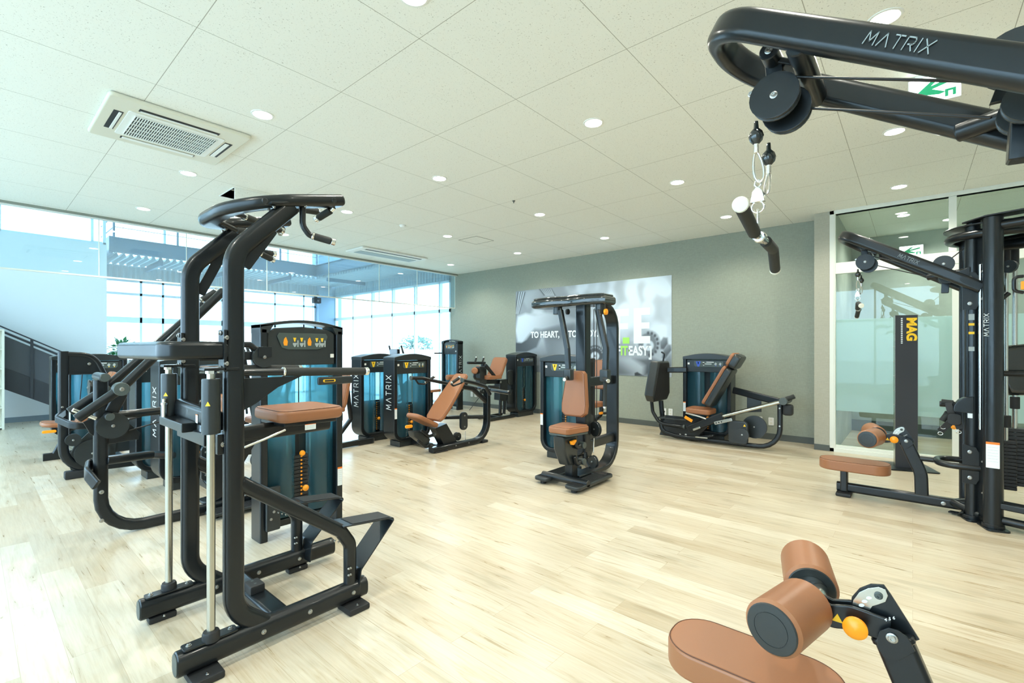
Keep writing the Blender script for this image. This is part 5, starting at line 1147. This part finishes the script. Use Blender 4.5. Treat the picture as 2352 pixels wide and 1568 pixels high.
# ================================================================== I: leg press
def machine_leg_press():
    X = 7.15; q = lambda a, b, x=X: PX(a, b, x)
    t = Thing('leg_press_machine', 'long black leg press with reclined tan seat, chrome rail and footplate against the grey wall', 'exercise machine', (7.3, 2.3, 0))
    seg(t, 'lower_frame', [q(1517, 972), q(1522, 990), V((X, 2.78, .05)), V((X, 1.36, .05)), V((X, 1.36, .68))], .06, .065, n=EX, r=[0, .15, .25, .27, 0], rr=.024)
    seg(t, 'footplate_frame', [q(1496, 915), q(1499, 945), q(1515, 972), q(1571, 980)], .055, None, r=[0, .15, .15, 0]); p = q(1571, 980); t.p('end_cap', MB().cyl(p+V((0, .01, 0)), p-V((0, .02, 0)), .036), M_GREYMET)
    seg(t, 'footplate_frame', [q(1518, 920, 7.3), q(1522, 965, 7.3), q(1530, 978, 7.3), q(1575, 972, 7.3)], .06, .07, n=EX, r=[0, .1, .1, 0], rr=.02)
    t.p('step_deck', MB().slab([(0, 0), (0, .45), (.28, .45), (.28, 0)], V((X-.02, 2.62, .30)), EX, EY, 0, .025, .008), M_PLAST)
    t.p('side_panel', MB().slab([(-.0, -.20), (.55, -.22), (.75, 0.02), (.66, .12), (.1, .12)], V((X+.02, 3.05, .24)), -EY, Z_, 0, .02, .006), M_BLACK)
    for a in (1562, 1575): bolt(t, q(a, 998, X+.0), -EX, .018)
    # footplate
    f0 = [q(1503, 829, 6.95), q(1543, 827, 7.45)]
    ol = [(-.20, .30), (.20, .30), (.22, .26), (.33, -.24), (.24, -.34), (-.24, -.34), (-.33, -.24), (-.22, .26)]
    fp = t.p('footplate', MB().slab(ol, V((7.27, 3.04, .90)), -EX, V((0, -.08, 1)), 0, .16, .035, 4), M_PLAST)
    t.p('tread_mat', MB().slab([(a*.9, b*.92) for a, b in ol], V((7.27, 3.04, .90)), -EX, V((0, -.08, 1)), -.006, .01, .004), M_RUB, fp)
    seg(t, 'footplate_hook', [V((7.3, 3.06, 1.16)), q(1526, 812, 7.3), q(1519, 808, 7.3)], .028, None, r=.03, parent=fp)
    seg(t, 'support_arm', [V((7.35, 3.0, 1.06)), V((7.42, 2.72, 1.07))], .06, .09, n=EX, rr=.02)
    # rails, rear post
    r0, r1 = q(1656, 957, 7.05), q(1800, 921, 7.05); rl = t.p('guide_rail', MB().cyl(r0, r1, .024), M_STEEL); t.p('guide_rail', MB().cyl(r0+V((.25, 0, 0)), r1+V((.25, 0, 0)), .024), M_STEEL)
    t.p('rail_hub', MB().cyl(r1-V((.05, 0, 0)), r1+V((.30, 0, 0)), .05), M_GREYMET, rl); pad_ = t.p('rubber_bumper', MB().box(r1+V((.06, -.09, -.20)), r1+V((.18, .03, -.05)), .03), M_RUB, rl)
    grip(t, r1+V((.03, -.02, .02)), r1+V((.03, -.12, .07)), .03, cap=False)
    seg(t, 'upper_beam', [V((7.40, 2.02, .79)), V((7.3, 1.36, .66)), V((7.15, 1.34, .66))], .10, .05, n=Z_, r=.05, rr=.02)
    for z in (.60, .36): bolt(t, (X-.034, 1.36, z), -EX, .014)
    # carriage, seat, backrest
    b0, b1 = q(1628, 938, 7.0), q(1697, 826, 7.0); u = (b1-b0).normalized(); L = (b1-b0).length; nn = EX
    def recl(name, s0, s1, off, th, m, w0=.34, b=.02):
        c = b0+u*((s0+s1)/2*L)+V((.17, 0, 0)); up = u.cross(EX)    # towards the footplate side
        vv = u; U = -EX; W = U.cross(vv)
        return t.p(name, MB().slab(rrect(w0, (s1-s0)*L, .05), c+W*off, U, vv, 0, th, b), m)
    recl('backrest_shell', 0, .79, .0, .10, M_PLAST, .33, .03); o = recl('backrest', .0, .79, .09, .05, M_BROWN); recl('headrest_shell', .80, 1.06, -.01, .11, M_PLAST, .33, .03); recl('headrest', .81, 1.05, .085, .05, M_BROWN)
    s0, s1 = q(1572, 943, 7.0), q(1630, 950, 7.0); us = (s1-s0).normalized(); pad(t, 'seat', rrect((s1-s0).length, .36, .07), (s0+s1)/2+V((.17, 0, -.03)), us, EX, .08, .022)
    seg(t, 'seat_rail', [q(1575, 948, 6.95), q(1606, 956, 6.95), q(1622, 962, 6.95)], .025, None, m=M_CHROME)
    seg(t, 'carriage', [q(1583, 985, 7.05), q(1660, 955, 7.05)], .10, .11, n=EX, rr=.02)
    t.p('seat_lever', MB().sweep([q(1573, 957, 6.95), q(1590, 967, 6.95)], .02, .045, n=EX, rr=.009), M_ORANGE, None, 'orange adjustment lever')
    seg(t, 'hole_strip', [q(1641, 972, 7.0), q(1681, 963, 7.0)], .01, .045, n=EX, rr=.004, m=M_STEEL); seg(t, 'release_strip', [q(1592, 987, 7.0), q(1608, 981, 7.0)], .01, .03, n=EX, rr=.004, m=M_STEEL)
    for i in range(3): t.p('hole', MB().cyl(q(1645+6*i, 971-1.3*i, 6.994), q(1645+6*i, 971-1.3*i, 6.992), .010), M_RUB)
    # flywheels and guards
    pulley(t, q(1705, 998, 7.02), EX, .085, .03, name='flywheel'); t.p('flywheel_guard', MB().slab(rrect(.26, .33, .06), q(1697, 992, 7.1)+V((0, 0, 0)), -EY, Z_, 0, .06, .02), M_PLAST)
    pulley(t, q(1733, 980, 7.3), EX, .16, .04, name='flywheel'); t.p('warning_triangle', MB().slab([(-.018, -.015), (.018, -.015), (0, .017)], q(1710, 977, 7.035), -EY, Z_, 0, .001, .0002), M_YEL)
    t.p('rear_guard', MB().slab([(-.05, .12), (.14, .12), (.14, -.1), (-.05, -.12)], V((7.40, 1.78, .60)), -EY, Z_, 0, .03, .01), M_PLAST)
    seg(t, 'tower_tie', [(7.2, 2.5, .07), (7.5, 2.5, .07)], .1, .08, n=EY, rr=.02)
    seg(t, 'pedal', [q(1600, 1003, 7.1), q(1640, 1000, 7.1)], .06, .03, n=EX, rr=.01); seg(t, 'pedal_strip', [q(1597, 1003, 7.05), q(1625, 1006, 7.05)], .02, .01, n=Z_, rr=.003, m=M_STEEL)
    tower(t, (7.42, 2.42, 0), -EY, EX, .72, .25, 1.28, decal=M_BLUED, dark=True)
machine_leg_press()

# ================================================================== J / K: pulldown stations
def lat_station(cx, name, lab, full):
    t = Thing(name, lab, 'exercise machine', (cx, .1, 0))
    dzs = .628; zb = lambda y: 2.156+.628*y
    nrm = V((0, -.628, 1)).normalized()
    # boom: one tube bent into a U
    a = .20
    path = fillet_path([(cx-a, -.42, zb(-.42)), (cx-a*.96, .51, zb(.51)), (cx+a*.96, .51, zb(.51)), (cx+a, -.42, zb(-.42))], [0, .17, .17, 0], 12)
    bo = t.p('boom', MB().sweep(path, .092, .060, n=nrm, rr=.024), M_BLACK)
    mb, L = stroke_text('MATRIX', V((cx-a-.0315, .100, zb(.100)-.018)), V((0, -1, -.628)), V((0, -.628, 1)), .030, gap=.38, th=.10, sx=.70); t.p('maker_lettering', mb, M_GREYD, bo)
    seg(t, 'boom_cross_bar', [(cx-a+.01, .255, zb(.255)-.035), (cx+a-.01, .255, zb(.255)-.035)], .062, None, parent=bo)
    py, pz = .335, 2.205
    hb = t.p('pulley_bracket', MB().cyl((cx-.115, py+.01, pz+.135), (cx+.03, py+.01, pz+.135), .028), M_BLACK, bo); bolt(t, (cx-.115, py+.01, pz+.135), -EX, .014, hb)
    seg(t, 'bracket_arm', [(cx-.05, py+.01, pz+.13), (cx-.02, .26, zb(.255)-.02)], .05, .02, n=EX, rr=.004, parent=hb); seg(t, 'bracket_drop', [(cx-.045, py+.01, pz+.13), (cx-.045, py, pz)], .02, .05, n=EX, rr=.004, parent=hb)
    for dx in (-.075, .005):
        pu = pulley(t, (cx+dx, py-(.02 if dx > 0 else 0), pz-(.0 if dx < 0 else .02)), EX, .070, .028, hb)
        t.p('pulley_guard', MB().slab([(0.072*math.cos(b), .072*math.sin(b)) for b in [math.pi*2*i/24 for i in range(24)]], (cx+dx-.016, py-(.02 if dx > 0 else 0), pz-(.0 if dx < 0 else .02)), -EY, Z_, 0, .004, .0015), M_BLACK, pu); bolt(t, (cx+dx-.021, py, pz), -EX, .011, pu)
    bolt(t, (cx-.085, py+.068, pz+.03), -EX, .012, hb)
    # cables along the boom to the root pulley
    ry = -.16; rz = zb(ry)-.045
    for dx, z0, z1 in ((-.075, .055, .06), (.005, -.01, 0)): t.p('cable', MB().tube([(cx+dx, py-.03, pz+z0), (cx+dx, ry, rz+z1)], .0042), M_CABLE)
    for dx in (-.06, .03): pulley(t, (cx+dx, ry-.06, rz), EX, .052, .028)
    seg(t, 'root_bracket', [(cx, ry-.05, rz-.13), (cx, ry-.06, rz+.08)], .05, .05, n=EX, rr=.004)
    seg(t, 'boom_strut', [(cx+a-.02, -.10, zb(-.10)-.045), (cx+.08, -.42, zb(-.10)-.02)], .055, None)
    pulley(t, (cx-.05, -.20, zb(-.20)+.095), EX, .072, .03); t.p('pulley_stand', MB().slab([(-.05, 0), (.05, 0), (.02, .10), (-.02, .10)], (cx-.03, -.20, zb(-.20)+.0), -EY, Z_, 0, .02, .003), M_BLACK)
    t.p('cable', MB().tube([(cx-.05, -.25, zb(-.2)+.14), (cx-.05, -.42, zb(-.2)+.30)], .0045), M_CABLE)
    # seat
    pad(t, 'seat', rrect(.27, .55, .12, 8), (cx, .425, .245), EX, EY, .095, .014)
    seg(t, 'seat_post', [(cx, .50, .04), (cx, .50, .25)], .10, .06, n=EX, rr=.015); seg(t, 'seat_beam', [(cx, .56, .075), (cx, -.40, .075)], .06, .088, n=EX, rr=.022); t.p('floor_foot', MB().box((cx-.11, .44, 0), (cx+.11, .56, .035), .01), M_RUB)
    bolt(t, (cx-.031, -.20, .07), -EX, .02)
    # thigh rollers
    ru = seg(t, 'roller_upright', [(cx, -.06, .11), (cx, -.055, .30), (cx, .045, .56)], .05, .095, n=EX, r=[0, .25, 0], rr=.014)
    t.p('upright_cap', MB().sweep([(cx, .040, .548), (cx, .047, .565)], .06, .105, n=EX, rr=.016), M_BLACK, ru)
    def yz(pts): return [(-q.y, q.z) for q in (PX(a_, b_, 1.76) for a_, b_ in pts)]
    for dx in (-.040, .034): t.p('hinge_cheek', MB().slab(yz([(2016, 1450), (2022, 1433), (2042, 1426), (2064, 1432), (2084, 1446), (2102, 1478), (2064, 1500), (2030, 1490), (2017, 1468)]), (cx+dx, 0, 0), -EY, Z_, 0, .006, .001), M_BLACK, ru)
    hc_ = PX(2049, 1462, 1.72); bolt(t, (cx-.048, hc_.y, hc_.z), -EX, .017, ru)
    t.p('sector_plate', MB().slab(yz([(1957, 1396), (1960, 1376), (1974, 1358), (1994, 1349), (2018, 1346), (2034, 1352), (2040, 1366), (2034, 1380), (2018, 1386), (2004, 1390), (1996, 1402), (2010, 1420), (1985, 1425), (1962, 1412)]), (cx, 0, 0), -EY, Z_, 0, .006, .001), M_STEEL, ru, 'steel sector plate with adjustment holes')
    t.p('sector_backing', MB().slab(yz([(1953, 1398), (1956, 1372), (1974, 1352), (2000, 1342), (2030, 1344), (2046, 1366), (2112, 1470), (2080, 1480), (2000, 1440)]), (cx+.010, 0, 0), -EY, Z_, 0, .008, .001), M_BLACK, ru)
    for (a_, b_) in ((1979, 1389), (1986, 1380), (1996, 1372)):
        q = PX(a_, b_, 1.755); t.p('hole', MB().slab([(.0075*math.cos(k), .0045*math.sin(k)) for k in [math.pi*2*j/12 for j in range(12)]], (cx-.0065, q.y, q.z), V((0, -.9, .45)), V((0, .45, .9)), 0, .0012, .0001), M_RUB if a_ < 0 else M_WHITED, ru)
    q = PX(2018, 1367, 1.755); bolt(t, (cx-.007, q.y, q.z), -EX, .013, ru, M_GREYMET)
    arm = seg(t, 'roller_arm', [(cx-.02, .05, .583), (cx-.02, .14, .590), (cx-.02, .19, .575), (cx-.02, .26, .592)], .012, .07, n=EX, r=.03, rr=.005); seg(t, 'roller_arm', [(cx+.02, .05, .583), (cx+.02, .14, .590), (cx+.02, .19, .575), (cx+.02, .26, .592)], .012, .07, n=EX, r=.03, rr=.005)
    for i, ch in enumerate('456'): adopt(font_text(ch, (cx-.0395, .062-.009*i, .618+.006*i), -EY, Z_, .012, M_WHITED, 'number_mark'), t, ru)
    t.p('adjust_knob', MB().lathe((cx-.03, .128, .583), -EX, [(.010, 0), (.010, .02), (.014, .022), (.030, .03), (.031, .042), (.022, .050), (0, .052)], 24), M_ORANGE, arm, 'orange round adjustment knob')
    t.p('warning_triangle', MB().slab([(-.014, -.012), (.014, -.012), (0, .013)], (cx-.027, .175, .578), -EY, Z_, 0, .001, .0002), M_YEL, arm)
    rc = V((cx+.033, .245, .590)); t.p('axle', MB().cyl(rc-V((.12, 0, 0)), rc+V((.12, 0, 0)), .035, 24), M_CHROME, arm)
    for s in (-1, 1):
        ax = V((s*math.cos(.23), math.sin(.23), 0)); q0, q1 = rc+ax*.062, rc+ax*(.285 if s < 0 else .31)
        ro = t.p('thigh_roller', MB().cyl(q0, q1, .080, 36, .010), M_BROWN)
        for xx, ss in ((q1, 1), (q0, -1)):
            t.p('roller_end_disc', MB().lathe(xx-ax*ss*.006, ax*ss, [(0, 0), (.071, 0), (.071, .007), (.068, .010), (.048, .011), (.0475, .0095), (.046, .0095), (.0455, .011), (0, .012)], 36), M_PLAST, ro, 'black round end disc')
    if not full: 
        seg(t, 'rear_column', [(cx+.05, -.48, 0), (cx+.05, -.48, 2.40)], .10, None); seg(t, 'rear_column', [(cx-.2, -.52, 0), (cx-.2, -.52, 2.40)], .10, None); seg(t, 'boom_root', [(cx-a, -.42, zb(-.42)), (cx+a, -.42, zb(-.42))], .07, None); seg(t, 'root_tie', [(cx, -.40, zb(-.42)), (cx+.05, -.48, zb(-.42))], .06, .1, n=Z_, rr=.01)
        return t
    return t
def tower_station():
    cx = 5.5
    t = lat_station(cx, 'multi_station_machine', 'large black multi-station cable machine at the right edge with pulldown boom and brown bench', True)
    zb = lambda y: 2.156+.628*y
    H = 2.43
    c1, c2, c3 = PZ(2234, 1192, 0), PZ(2281, 1213, 0), PZ(2216, 1172, 0)
    A = t.p('column', MB().sweep([(c1.x, c1.y, 0), (c1.x, c1.y, H)], .095, None), M_BLACK); B = t.p('column', MB().sweep([(c2.x, c2.y, 0), (c2.x, c2.y, H)], .118, None), M_BLACK)
    C_ = t.p('column', MB().sweep([(c3.x+.05, c3.y, 0), (c3.x+.05, c3.y, H-.10)], .07, None), M_BLACK)
    for c in (c1, c2): t.p('base_plate', MB().slab(rrect(.20, .14, .03), (c.x, c.y, 0), V((1, .3, 0)), V((-.3, 1, 0)), 0, .014, .004), M_BLACK, A); t.p('base_collar', MB().cyl((c.x, c.y, .012), (c.x, c.y, .04), .066), M_BLACK, A)
    seg(t, 'front_foot', [(c1.x+.05, c1.y+.14, .02), (c1.x+.03, c1.y+.08, .02), (c1.x, c1.y+.05, .06)], .05, .012, n=EX, rr=.003)
    # plate between the columns, chrome rod, bolts
    md = (c1+c2)/2; u = (c2-c1).normalized()
    t.p('web_plate', MB().sweep([(md.x+.03, md.y-.0, .05), (md.x+.03, md.y, H-.1)], .10, .03, n=u, rr=.004), M_BLACK, A); t.p('guide_rod', MB().cyl((md.x-.0, md.y+.012, .75), (md.x, md.y+.012, 2.08), .012), M_CHROME, A)
    wside = V((-u.y, u.x, 0)); wside = wside if wside.x < 0 else -wside
    for z in (2.02, 1.80, .50, .25): bolt(t, (md.x-.02, md.y, z), wside, .013, A)
    # hinge plates on the first column
    for z0, z1 in ((1.72, 2.02), (.30, .60)):
        hp = t.p('boom_plate', MB().slab([(-.05, -.15), (.03, -.15), (.05, -.11), (.05, .11), (.03, .15), (-.05, .17)], (c1.x-.050, c1.y+.015, (z0+z1)/2), -EY, Z_, 0, .008, .002), M_BLACK, A)
        for z in (z0+.05, z1-.04): bolt(t, (c1.x-.058, c1.y+.02, z), -EX, .018, hp)
    seg(t, 'boom_root', [(cx-.2, -.40, zb(-.40)), (cx+.2, -.40, zb(-.40))], .07, None); t.p('boom_wing', MB().slab([(0, 0), (.14, .02), (.14, .12), (.05, .08)], (c1.x-.05, c1.y+.16, 1.95), -EY, Z_, 0, .01, .002), M_BLACK, A)
    mb, L = stroke_text('MATRIX', V((c2.x-.058, c2.y+.028, 1.50)), Z_, V((.25, 1, 0)).normalized(), .028, gap=.45, th=.12, sx=.82); t.p('maker_lettering', mb, M_WHITED, B)
    dsk = V((-1, .12, 0)).normalized(); du = V((-.12, -1, 0)).normalized()
    label_plate(t, V((c2.x, c2.y, .58))+dsk*.060, du, Z_, .075, .20, B); label_plate(t, V((c1.x, c1.y+.0, .92))+V((-.045, .018, 0)), V((-.3, -1, 0)), Z_, .03, .17, A)
    for z, m, h in ((1.66, M_GREYD, .05), (1.60, M_YEL, .02), (1.53, M_YEL, .02), (1.40, M_GREYD, .035)): t.p('sticker', MB().slab(rrect(.035, h, .002), V((c1.x-.0475, c1.y+.01, z)), -EY, Z_, 0, .0015, .0003), m, A)
    t.p('orange_pin', MB().lathe((c3.x+.0, c3.y+.05, .72), V((-1, .5, 0)), [(.01, 0), (.02, .02), (.02, .05), (0, .055)], 14), M_ORANGE, C_)
    # rail loop behind the seat
    lp = seg(t, 'guard_loop', [(cx+.16, -.42, .43), (cx+.16, -.16, .43), (cx-.16, -.16, .43), (cx-.16, -.42, .43)], .052, None, r=[0, .12, .12, 0]); seg(t, 'loop_stem', [(cx, -.16, .43), (cx, -.03, .43)], .045, None, parent=lp)
    seg(t, 'base_tube', [(cx, -.25, .09), (cx-.16, -.42, .05)], .06, None); seg(t, 'base_tube', [(cx, -.25, .09), (cx+.2, -.42, .09)], .05, None)
    # handle storage shield with a strap rack
    sp_ = [PX(a, b, 5.36) for a, b in ((2189, 941), (2191, 930), (2200, 919), (2214, 912), (2236, 910), (2236, 949), (2192, 945))]
    sh = t.p('cable_shield', MB().slab([(-p.y, p.z) for p in sp_], (5.33, 0, 0), -EY, Z_, -.10, 0, .006), M_BLACK)
    seg(t, 'strap_peg', [(c1.x+.05, c1.y+.06, .93), (c1.x+.05, c1.y+.20, .93)], .05, None)
    # upper rings and top frame
    rg = [V((cx+.05+.26*math.cos(a), -.50+.26*math.sin(a), H-.10)) for a in [math.pi*2*i/28 for i in range(28)]]
    t.p('top_ring', MB().sweep(rg, .07, None, closed=True), M_BLACK); t.p('top_disc', MB().cyl((cx+.05, -.50, H-.03), (cx+.05, -.50, H-.018), .30, 36), M_BLACK)
    e1 = c2+V((-.35, -.95, 0)); e0 = c2
    seg(t, 'top_tube', [V((e0.x, e0.y-.03, H-.07)), V((e1.x, e1.y, H-.07))], .075, None); seg(t, 'top_tube', [V((e0.x+.35, e0.y-.05, H-.18)), V((e1.x+.35, e1.y, H-.18))], .09, None)
    seg(t, 'top_cover', [V((c1.x, c1.y, H+.005)), V((c2.x, c2.y, H+.005)), V((e1.x, e1.y, H+.005))], .16, .012, n=V((1, 0, 0)), rr=.003)
    rods = [(PZ(2311, 1120, .25), 2.02, .75), (PZ(2331, 1125, .22), 2.0, .90)]
    for i, (p, z1, z0) in enumerate(rods):
        g = t.p('guide_rod', MB().cyl((p.x, p.y, .25), (p.x, p.y, H-.12), .017 if i else .014), M_STEEL); t.p('rod_sleeve', MB().cyl((p.x, p.y, 2.10), (p.x, p.y, H-.12), .026), M_RUB, g); t.p('collar', MB().cyl((p.x, p.y, z0), (p.x, p.y, z0+.10), .03), M_RUB, g)
    p = rods[1][0]; st_ = MB()
    for i in range(15): st_.slab(rrect(.12, .30, .01), (p.x+.03, p.y-.09, 0), EX, EY, .26+i*.032, .26+i*.032+.028, .003)
    t.p('weight_stack', st_, M_STACK); st_ = MB(); p0 = rods[0][0]
    for i in range(14): st_.slab(rrect(.10, .10, .01), (p0.x+.02, p0.y-.01, 0), EX, EY, .24+i*.029, .24+i*.029+.025, .003)
    t.p('weight_stack', st_, M_STACK)
    seg(t, 'rear_beam', [V((c2.x+.02, c2.y-.02, .19)), V((c2.x-.3, c2.y-.95, .19))], .05, .11, n=Z_, rr=.01).data; seg(t, 'lower_tube', [V((c2.x, c2.y-.03, .075)), V((c2.x-.33, c2.y-.95, .075))], .065, None)
    seg(t, 'hose_loop', [V((c2.x+.2, c2.y+.05, .12)), V((c2.x+.12, c2.y-.12, .16)), V((c2.x+.0, c2.y-.4, .12)), V((c2.x-.2, c2.y-.9, .10))], .045, None, r=.12)
    bs = PX(2352, 840, 5.45); t.p('back_shield', MB().slab([(-.30, .16), (.0, .20), (.3, .16), (.28, -.02), (.2, -.22), (-.16, -.24), (-.26, -.05)], V((5.75, bs.y-.10, 1.25)), -EY, Z_, 0, .10, .05, 4), M_SHINY)
    seg(t, 'shield_bar', [(5.5, c2.y-.05, 1.20), (5.5, c2.y-.9, 1.20)], .045, None)
    c = PZ(2317, 600, 1.97); pulley(t, PX(2318, 612, 5.4), V((1, -.5, 0)), .05, .03)
    hd = t.p('cable_handle', MB().tube([PX(2352, 634, 5.0), PX(2329, 636, 5.0), PX(2329, 668, 5.0), PX(2352, 672, 5.0)], .012, r=.03), M_BLACK); t.p('handle_grip', MB().box(PX(2354, 655, 4.95)-V((.01, .02, .03)), PX(2354, 655, 4.95)+V((.01, .02, .03)), .004), M_ORANGE, hd)
    seg(t, 'fork_tube', [PX(2296, 690, 5.4), PX(2318, 672, 5.4)], .035, None)
    return t
tower_station()
lat_station(1.76, 'lat_pulldown_machine', 'nearest black pulldown machine with boom across the top right and brown seat below', False)

# hanging bars
def carabiner(t, top, bot, w, n, parent=None):
    top, bot = V(top), V(bot); d = bot-top; L = d.length; d = d/L; s = V(n); pts = []
    for i in range(20):
        a = math.pi*2*i/20; wd = w*(.55+.45*(1-math.cos(a))/2)
        pts.append(top+d*(L/2)*(1-math.cos(a))+s*wd*math.sin(a))
    return t.p('carabiner', MB().sweep(pts, .007, None, closed=True), M_CHROME, parent)
def hanging_bar(cx, lab, near):
    py, pz = .335, 2.205; x0, x1 = cx-.075, cx+.005
    t = Thing('cable_bar_handle', lab, 'handle', (cx, .40, 1.86), 'pulldown bars hanging from the booms')
    for x, zs, y in ((x0, 2.125, py+.055), (x1, 2.075, py+.035)):
        s = t.p('cable_stopper', MB().lathe((x, y, zs-.055), Z_, [(.006, 0), (.008, .0), (.019, .012), (.023, .026), (.019, .040), (.008, .052), (.006, .075), (0, .075)], 20), M_SHINY); t.p('ferrule', MB().cyl((x, y, zs-.085), (x, y, zs-.05), .008), M_CHROME, s)
    ya, yb = py+.055, py+.035
    c1 = carabiner(t, (x0, ya, 2.045), (x0+.035, ya-.005, 1.955), .020, (0.3, 1, 0)); carabiner(t, (x1, yb, 1.995), (x0+.05, yb, 1.915), .014, (.6, .8, 0))
    cxh = x0+.045; yh = .395
    t.p('swivel_eye', MB().sweep([V((cxh, yh+.010*math.cos(a), 1.955+.012*math.sin(a))) for a in [math.pi*2*i/14 for i in range(14)]], .006, None, closed=True), M_CHROME)
    t.p('swivel', MB().slab([(-.022, 0), (.022, 0), (.016, .035), (.006, .05), (-.006, .05), (-.016, .035)], (cxh+.012, yh, 1.892), -EY, Z_, 0, .024, .004), M_CHROME)
    t.p('swivel_ring', MB().sweep([V((cxh, yh+.019*math.cos(a), 1.876+.019*math.sin(a))) for a in [math.pi*2*i/18 for i in range(18)]], .007, None, closed=True), M_CHROME)
    carabiner(t, (cxh, yh, 1.868), (cxh+.005, yh, 1.79), .008, (1, 0, 0))
    L = V((cxh, yh, 0))
    ctr = V((cxh, yh-.005, 1.775))
    bar = t.p('bar', MB().tube([ctr+V((-.07, -.0, .0)), ctr+V((.09, .0, 0))], .0135), M_CHROME, None, 'chrome middle of the bar')
    t.p('bar_collar', MB().cyl(ctr+V((-.012, 0, 0)), ctr+V((.02, 0, 0)), .020), M_CHROME, bar)
    ends = ((-.06, [(-.06, 0, 0), (-.27, -.03, .005), (-.33, -.06, .0), (-.46, -.085, .0)]),)
    pn = [ctr+V((-.065, 0, 0)), ctr+V((-.30, -.020, .03)), ctr+V((-.42, -.05, .0))]
    g = t.p('grip', MB().tube(pn, .0195, r=.06), M_GRIP, bar); d = (pn[2]-pn[1]).normalized(); t.p('end_cap', MB().cyl(pn[2], pn[2]+d*.010, .0205), M_CREAM, g, 'cream end cap')
    pn = [ctr+V((.085, 0, 0)), ctr+V((.30, .020, .01)), ctr+V((.46, .045, -.045))]
    g = t.p('grip', MB().tube(pn, .0195, r=.06), M_GRIP, bar); d = (pn[2]-pn[1]).normalized(); t.p('end_cap', MB().cyl(pn[2], pn[2]+d*.010, .0205), M_CREAM, g, 'cream end cap')
hanging_bar(1.76, 'large bent grip bar hanging on chrome carabiners from the near boom', True)
hanging_bar(5.5, 'small bent grip bar hanging from the far boom in front of the glass partition', False)
# ankle straps and grips hanging at the multi-station
def straps():
    c = PX(2180, 950, 5.5); t = Thing('hanging_straps', 'bundle of black straps and foam hand grips hanging on the multi-station machine', 'strap', c, None)
    for a, b in (((2162, 922), (2190, 925)), ((2164, 966), (2176, 950)), ((2168, 948), (2196, 958))): t.p('foam_grip', MB().cyl(PX(*a, 5.42), PX(*b, 5.42), .022, 18), M_GRIP)
    t.p('strap', MB().sweep([PX(2178, 925, 5.4), PX(2183, 945, 5.38), PX(2198, 968, 5.4), PX(2205, 985, 5.4)], .045, .008, n=EX.cross(Z_), r=.05, rr=.002), M_RUB); t.p('strap', MB().sweep([PX(2196, 925, 5.42), PX(2200, 955, 5.4), PX(2182, 970, 5.38), PX(2160, 990, 5.4)], .05, .010, n=EX.cross(Z_), r=.05, rr=.002), M_RUB)
    t.p('strap', MB().slab(rrect(.09, .10, .03), PX(2192, 962, 5.4), -EY, Z_, 0, .03, .01), M_RUB)
    for a in ((2166, 981), (2160, 995), (2202, 992)):
        c = PX(*a, 5.39); t.p('metal_ring', MB().sweep([c+V((0, .016*math.cos(k), .013*math.sin(k))) for k in [math.pi*2*i/14 for i in range(14)]], .006, None, closed=True), M_CHROME)
    seg(t, 'hook', [PX(2196, 925, 5.42), PX(2225, 935, 5.42)], .02, None)
straps()
# slim grip display stand
def stand():
    c = PX(2083, 1070, 7.15); t = Thing('display_stand', 'slim dark upright display stand with yellow lettering in front of the glass partition', 'stand', (7.15, c.y, 0))
    yaw = .30; U = V((math.sin(yaw), -math.cos(yaw), 0)); D = V((math.cos(yaw), math.sin(yaw), 0))     # U to the right, D away
    o = V((7.15, .055, 0))
    t.p('base_plate', MB().slab(rrect(.52, .46, .03), o+D*.07, U, D, 0, .014, .004), M_BLACK)
    po = t.p('post', MB().slab(rrect(.21, 1.79, .002, 1), o+Z_*(.9), U, Z_, -.05, 0, .002), M_CHAR)
    t.p('metal_side', MB().slab(rrect(.05, 1.785, .001, 1), o-U*.106+D*.025+Z_*.9, -D, Z_, 0, .004, .001), M_STEEL, po, 'brushed metal side strip')
    for i in range(6):
        bolt(t, o-U*.11+D*.025+Z_*(1.42-.17*i), -U, .007, po)
    W = U.cross(Z_)
    txt = adopt(font_text('MAG', o+W*.0005+U*.005+Z_*1.765, V((0, 0, -1)), U, .125, M_YEL, 'stand_lettering', .006, 1.0), t, po)
    mb = MB()
    for i in range(14): mb.slab(rrect(.016, .014, .002), o+W*.0+U*-.045+Z_*(1.755-.022*i), U, Z_, 0, .001, .0002)
    t.p('small_print', mb, M_WHITED, po)
stand()
